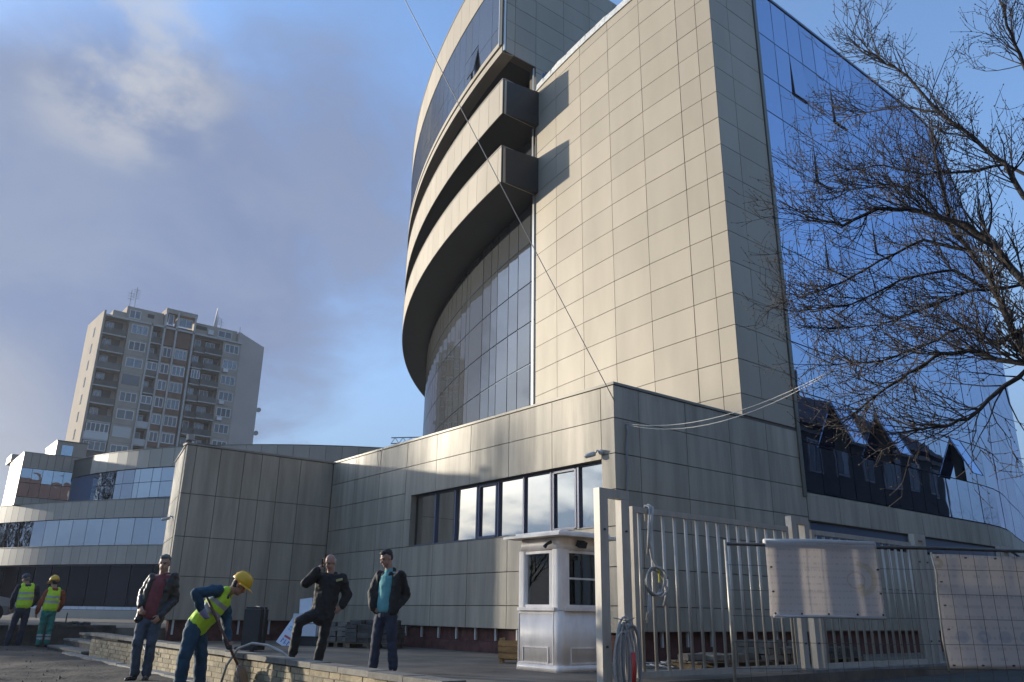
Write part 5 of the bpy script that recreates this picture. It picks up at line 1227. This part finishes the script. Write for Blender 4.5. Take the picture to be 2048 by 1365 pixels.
slab(M @ T_((0, 0, .07)), .46, .32, .02, 'wood_crate', 'base', t)
o = MB().tube([(4.40, 12.05, .05), (4.38, 11.85, .30), (4.42, 11.62, .52), (4.52, 11.38, .60), (4.66, 11.18, .58), (4.80, 11.0, .50), (4.95, 10.85, .35)], .017, 8).build('garden_hose', 'cable_white', None, True); tag(o, 'pale hose arching over the brick wall beside the shovel', 'hose')
o = MB().tube([(4.42, 15.6, .30), (4.38, 15.9, .33), (4.40, 16.1, .39), (4.5, 16.0, .44), (4.52, 15.4, .455), (4.6, 14.8, .46), (4.9, 14.2, .40)], .011, 8).build('garden_hose', 'cable_white', None, True); tag(o, 'thin pale hose looped over the brick wall behind the man in maroon', 'hose')
# rubble block and clamp on the retaining wall
t = thing('site_clutter', (5.0, 26.3, .57), 'small heap of dark rubble with an upright peg on the low retaining wall', 'rubble')
for i in range(7): slab(T_((4.7 + i * .14, 26.25 + J(.06), .60 + J(.02))) @ RZ(J(50)) @ RX(J(20)), .16, .12, .07, 'stone_dark', 'stone', t)
slab(T_((5.0, 26.25, .74)), .03, .03, .30, 'pipe_dark', 'peg', t)

# parked car at the left edge
t = thing('parked_car', (4.4, 34, .5), 'silver parked car cut by the left edge behind the workers', 'car'); M = T_((2.55, 33.2, .5)) @ RZ(8)
def lofted(secs, name, mt, par):
    b = MB(); n = len(secs[0])
    for s_ in secs: b.v += [tuple(M @ Vector(p)) for p in s_]
    for i in range(len(secs) - 1):
        for k in range(n): b.f.append((i * n + k, i * n + (k + 1) % n, (i + 1) * n + (k + 1) % n, (i + 1) * n + k))
    b.f += [tuple(range(n))[::-1], tuple((len(secs) - 1) * n + k for k in range(n))]; return b.build(name, mt, par)
def sec(x, w_, z0, z1): return [(x, -w_, z0), (x, w_, z0), (x, w_ * 1.0, (z0 + z1) / 2), (x, w_ * .9, z1), (x, -w_ * .9, z1), (x, -w_, (z0 + z1) / 2)]
lofted([sec(-2.0, .7, .35, .75), sec(-1.8, .82, .25, .92), sec(-.9, .85, .22, .98), sec(.9, .85, .22, .95), sec(1.75, .82, .25, .80), sec(2.05, .68, .35, .62)], 'body', 'car_paint', t)
lofted([sec(-1.75, .70, .92, .96), sec(-1.1, .66, .92, 1.42), sec(.1, .66, .92, 1.45), sec(.95, .72, .92, .98)], 'cabin', 'glass_dark', t)
lofted([sec(-1.15, .56, 1.40, 1.455), sec(.12, .56, 1.42, 1.475)], 'roof', 'car_paint', t)
for x in (-1.3, 1.3):
    for y in (-.84, .84):
        w_ = MB().tube([M @ Vector((x, y - .09, .31)), M @ Vector((x, y + .09, .31))], .31, 18).build('wheel', 'rubber', t)
        MB().tube([M @ Vector((x, y - .10, .31)), M @ Vector((x, y + .10, .31))], .18, 14).build('rim', 'steel_white', w_)
for y in (-.55, .55): MB().bbox((0, 0, 0), (.1, .3, .14), M @ T_((1.98, y, .60))).build('headlight', 'sign_white', t)

# crane jib far behind the gatehouse roof
t = thing('crane', (76, 129, 0), 'lattice jib of a distant tower crane above the gatehouse roof', 'crane')
a_, b_ = Vector((74.3, 130.3, 31.0)), Vector((86, 121.4, 31.6)); up = Vector((0, 0, 1.1))
m_ = MB().tube([a_, b_], .10, 4).tube([a_ + up, b_ + up], .10, 4)
for k in range(10): 
    p = a_.lerp(b_, k / 10); q = a_.lerp(b_, (k + .5) / 10); r_ = a_.lerp(b_, (k + 1) / 10); m_.tube([p, q + up], .06, 4).tube([q + up, r_], .06, 4)
m_.build('jib', 'crane', t); MB().tube([b_, (86, 121.4, 0)], .5, 4).build('mast', 'crane', t)

# ------------------------------------------------------------------ street behind the camera: seen in the glass and casting shade
def town_house(c, label, HX0, HX1, HY0, HY1, hw, hr, floors, step, chim):
    hs = thing('old_house', c, label, 'house', 'old town houses across the street')
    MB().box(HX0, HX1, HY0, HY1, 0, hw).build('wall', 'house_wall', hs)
    ym = (HY0 + HY1) / 2
    r_ = MB().add([(HX0 - .5, HY0 - .5, hw), (HX1 + .5, HY0 - .5, hw), (HX1 + .5, HY1 + .6, hw), (HX0 - .5, HY1 + .6, hw), (HX0 + 3, ym, hr), (HX1 - 3, ym, hr)], [(0, 1, 5, 4), (2, 3, 4, 5), (3, 0, 4), (1, 2, 5), (0, 3, 2, 1)]).build('roof', 'house_roof', hs)
    for x in chim: bxo('chimney', 'house_roof', r_, x, x + 1.1, ym - .5, ym + .5, hr - 1.6, hr + 1.6)
    fh = hw / floors
    for fl in range(floors):
        x = HX0 + 2.2
        while x < HX1 - 1.5:
            z = 1.3 + fl * fh
            f = bxo('window', 'apt_white2', hs, x - .75, x + .75, HY1 - .02, HY1 + .06, z, z + 2.0)
            piece('pane', 'glass_flat', f, (x - .35, HY1 + .07, z + 1.0), (.62, .03, 1.8)); piece('pane', 'glass_flat', f, (x + .35, HY1 + .07, z + 1.0), (.62, .03, 1.8))
            x += step
        bxo('cornice', 'apt_white2', hs, HX0 - .1, HX1 + .1, HY1, HY1 + .15, (fl + 1) * fh - .4, (fl + 1) * fh - .15)
town_house((46, -6, 0), 'old rendered town house with steep dark roof, mirrored in the blue glass', 33.0, 62.0, -13.0, -3.0, 12.2, 16.6, 3, 3.1, (36.5, 50))
town_house((20, -16, 0), 'long old town house behind the viewer, right of the street corner', 6, 30, -24, -12, 12.5, 17, 3, 3.4, (12, 24))
town_house((-14, -20, 0), 'old town house behind the viewer, on the left', -34, 2, -30, -14, 13.5, 18, 4, 3.6, (-26, -8))
# unseen row of leafless poplars, added to half-shade booth and gatehouse
for i_, (px_, py_, hh, lab) in enumerate(((-23.5, 72.6, 16.2, 'nearest'), (-21.4, 73.7, 16.8, 'second'), (-19.2, 74.9, 16.0, 'third'), (-17.0, 76.0, 16.6, 'fourth'), (-14.8, 77.2, 17.0, 'farthest'))):
    cy = thing('added_shade_poplar', (px_, py_, 0), lab + ' unseen leafless poplar of the row added beyond the left edge for its shade', 'tree', 'unseen poplars added for their shade')
    MB().tube([(px_, py_, 0), (px_, py_, hh * .5), (px_, py_, hh)], [.25, .16, .02], 8).build('trunk', 'bark', cy, True)
    lf = MB(); rn = random.Random(5 + i_)
    for i in range(1700):
        z = rn.uniform(1.5, hh - .1); prof = min(1.0, (z - .6) / 3.0) * min(1.0, ((hh - z) / 4.0) ** .7); a = rn.uniform(0, 6.283); q = 1.35 * prof * math.sqrt(rn.uniform(.1, 1))
        c = Vector((px_ + math.cos(a) * q, py_ + math.sin(a) * q, z)); e1 = Vector((rn.uniform(-1, 1), rn.uniform(-1, 1), 0)).normalized() * .045; e2 = Vector((math.cos(a) * .3, math.sin(a) * .3, rn.uniform(.7, 1.3)))
        lf.add([c - e1, c + e1, c + e2], [(0, 1, 2)])
    lf.build('crown', 'twig', cy)

# ------------------------------------------------------------------ bare trees
def grow(b, buds, p, d, r, L, depth, rnd, up=.12, nseg=4, fine=1.0):
    pts = [p.copy()]; rs = [r]
    for k in range(nseg):
        d = (d + Vector((rnd.uniform(-1, 1), rnd.uniform(-1, 1), rnd.uniform(-1, 1))) * .17 + Vector((0, 0, up))).normalized()
        p = p + d * (L / nseg); pts.append(p.copy()); rs.append(r * (1 - .62 * (k + 1) / nseg))
    b.tube(pts, rs, 5 if r > .02 else 3, cap=False)
    if depth > 0:
        n = int(round(rnd.uniform(2.4, 4.4) * fine))
        for i in range(n):
            k = rnd.randint(1, nseg); q = pts[k]; dd = (pts[k] - pts[k - 1]).normalized()
            ax = dd.cross(Vector((rnd.uniform(-1, 1), rnd.uniform(-1, 1), rnd.uniform(-1, 1)))).normalized()
            nd = (dd + ax * rnd.uniform(.55, 1.15)).normalized()
            grow(b, buds, q, nd, max(.0048, rs[k] * .66), L * rnd.uniform(.42, .68), depth - 1, rnd, up, max(2, nseg - 1), fine)
    elif buds is not None:
        for q in (pts[-1], pts[-2], pts[len(pts) // 2]):
            s = rnd.uniform(.009, .015); e = d * s * 1.7
            ax = d.orthogonal().normalized() * s * .75; ay = d.cross(ax)
            buds.add([q - e * .3, q + ax, q + ay, q - ax, q - ay, q + e], [(0, 2, 1), (0, 3, 2), (0, 4, 3), (0, 1, 4), (5, 1, 2), (5, 2, 3), (5, 3, 4), (5, 4, 1)])
BR = {
'B1':[(10.53,3.19,5.00),(10.38,3.46,5.63),(10.24,3.67,5.89),(9.99,4.16,6.22),(9.78,4.50,6.26),(9.54,4.85,6.08),(9.35,5.08,6.19)],
'B2':[(10.77,3.42,4.16),(10.74,3.53,4.69),(10.72,3.63,5.20),(10.68,3.78,5.66),(10.63,3.94,6.09),(10.64,3.96,6.79),(10.65,3.97,7.28)],
'B3':[(11.35,3.23,6.48),(11.28,3.35,7.01),(11.16,3.63,7.52),(11.03,3.94,8.04),(10.89,4.23,8.76),(10.76,4.47,9.08),(10.64,4.67,9.44)],
'B4':[(10.00,3.20,3.82),(9.95,3.43,3.90),(9.89,3.66,4.07),(9.79,3.99,4.09),(9.71,4.24,3.96),(9.57,4.60,3.76),(9.44,4.91,3.51)],
'B5':[(11.10,3.37,5.18),(11.00,3.79,5.19),(10.93,4.08,5.22),(10.80,4.51,5.08),(10.59,5.06,4.95),(10.41,5.48,4.99)],
'B6':[(11.63,2.96,8.60),(11.45,2.98,9.02),(11.27,2.97,9.55),(11.10,2.91,9.95)],
'B7':[(10.30,3.24,3.85),(10.03,3.57,3.54),(9.80,3.73,3.29),(9.56,3.93,3.17),(9.29,4.15,3.11)],
'B8':[(10.84,3.83,5.73),(10.76,4.35,6.06),(10.62,4.94,5.92),(10.50,5.43,5.74),(10.35,5.93,5.62)],
'B9':[(11.70,3.47,7.22),(11.47,3.93,7.22),(11.22,4.38,7.29),(10.96,4.81,7.56),(10.68,5.22,7.55)],
'B10':[(11.35,3.90,5.33),(11.14,4.23,5.68),(10.82,4.79,5.62),(10.44,5.38,5.31),(10.11,5.81,5.28)],
'B11':[(11.21,4.00,8.16),(11.21,4.56,8.56),(11.20,5.08,8.73),(11.26,5.41,8.89)],
'B12':[(10.32,3.82,5.93),(10.18,4.13,6.55),(10.03,4.45,6.71),(9.83,4.85,6.73)],
'B13':[(10.71,3.27,4.55),(10.69,3.64,4.32),(10.66,3.99,4.67),(10.56,4.48,4.50),(10.40,5.04,4.39),(10.22,5.59,4.41)]}
FORK = Vector((11.05, 2.75, 3.3))
RB = dict(B1=.050, B2=.050, B3=.040, B4=.036, B5=.026, B6=.03, B7=.035, B8=.026, B9=.026, B10=.026, B11=.018, B12=.022, B13=.03)
tr_ = thing('bare_tree', (11.25, 2.55, 0), 'large bare tree with budding branches reaching in from the right', 'tree')
trunk = MB().tube([(11.25, 2.55, -.1), (11.22, 2.60, .6), (11.15, 2.65, 1.6), (11.08, 2.72, 2.6), FORK, (11.3, 2.70, 4.4), (11.5, 2.75, 5.6), (11.62, 2.9, 7.0), (11.7, 2.9, 8.4)], [.30, .22, .19, .17, .14, .10, .075, .055, .03], 12)
JOIN = dict(B1=FORK, B2=Vector((11.15, 2.72, 3.7)), B3=Vector((11.55, 2.8, 5.8)), B4=FORK, B5=Vector((11.35, 2.71, 4.6)), B6=Vector((11.66, 2.9, 7.6)), B7=FORK, B9=Vector((11.6, 2.85, 6.4)), B13=Vector((11.2, 2.7, 3.9)))
limbs = MB(); twigs = MB(); buds = MB(); rnd = random.Random(11)
for k, v in BR.items():
    v = [Vector(p) for p in v]; r0 = RB[k]; pts = ([JOIN[k]] if k in JOIN else []) + v; n = len(pts)
    # resample with small wiggle
    fine = []
    for a, c in zip(pts, pts[1:]):
        for q in range(3): fine.append(a.lerp(c, q / 3) + Vector((J(.02), J(.02), J(.02))))
    fine.append(pts[-1]); m = len(fine)
    rs = [r0 * (1 - .70 * i / (m - 1)) for i in range(m)]
    limbs.tube(fine, rs, 8)
    cnt = int(m * 2.2)
    for i in range(cnt):
        j = rnd.randint(3 if k in JOIN else 1, m - 1); q = fine[j]; dd = (fine[j] - fine[j - 1]).normalized()
        ax = Vector((rnd.uniform(-1, 1), rnd.uniform(-1, 1), rnd.uniform(-.7, 1))).normalized()
        nd = (dd * .9 + ax * rnd.uniform(.5, 1.0)).normalized()
        grow(twigs, buds, q, nd, max(.0095, rs[j] * .42), rnd.uniform(.40, .95), 2, rnd, .13, 4)
    grow(twigs, buds, fine[-1], (fine[-1] - fine[-2]).normalized(), rs[-1], .7, 2, rnd, .10, 4)
trunk.build('trunk', 'bark', tr_, True); cr = limbs.build('crown', 'bark', tr_, True); twigs.build('twigs', 'twig', cr); buds.build('buds', 'bud', cr)
# other bare trees along the street, seen in the glass
def small_tree(c, h, seed, lab):
    t = thing('street_tree', c, lab, 'tree', 'bare street trees outside the frame'); rn = random.Random(seed); c = Vector(c)
    MB().tube([c, c + Vector((.1, .05, h * .2)), c + Vector((.0, .1, h * .42))], [.2, .16, .12], 8).build('trunk', 'bark', t, True)
    b = MB()
    for i in range(9):
        q = c + Vector((0, .07, h * (.25 + .02 * i))); a = i * 2.4
        grow(b, None, q, Vector((math.cos(a) * .8, math.sin(a) * .8, .9)).normalized(), .06, h * .42, 3, rn, .12, 4, .9)
    b.build('crown', 'twig', t)
small_tree((-14.5, 39.5, 0), 7.5, 1, 'bare tree outside the frame, mirrored in the right end of the ribbon window')
small_tree((60, -1, 0), 10, 2, 'first bare tree beyond the old house, mirrored low in the blue glass')
small_tree((68, 1.5, 0), 11, 3, 'second bare tree beyond the old house, mirrored low in the blue glass')
small_tree((76, 3, 0), 11, 4, 'farthest bare tree beyond the old house, mirrored low in the blue glass')

# ------------------------------------------------------------------ thin winter haze
hz = MB().box(-130, 190, -70, 200, -1.0, 62).build('haze', 'joint'); tag(hz, 'thin pale winter haze over the whole site', 'haze', kind='stuff')
hm_ = bpy.data.materials.new('haze'); hm_.use_nodes = True; ht = hm_.node_tree; ht.nodes.clear()
ho = ht.nodes.new('ShaderNodeOutputMaterial'); hv = ht.nodes.new('ShaderNodeVolumePrincipled')
hv.inputs['Color'].default_value = (0.86, 0.88, 0.92, 1); hv.inputs['Density'].default_value = 0.0004; hv.inputs['Anisotropy'].default_value = 0.25
ht.links.new(hv.outputs[0], ho.inputs['Volume']); hz.data.materials.clear(); hz.data.materials.append(hm_)
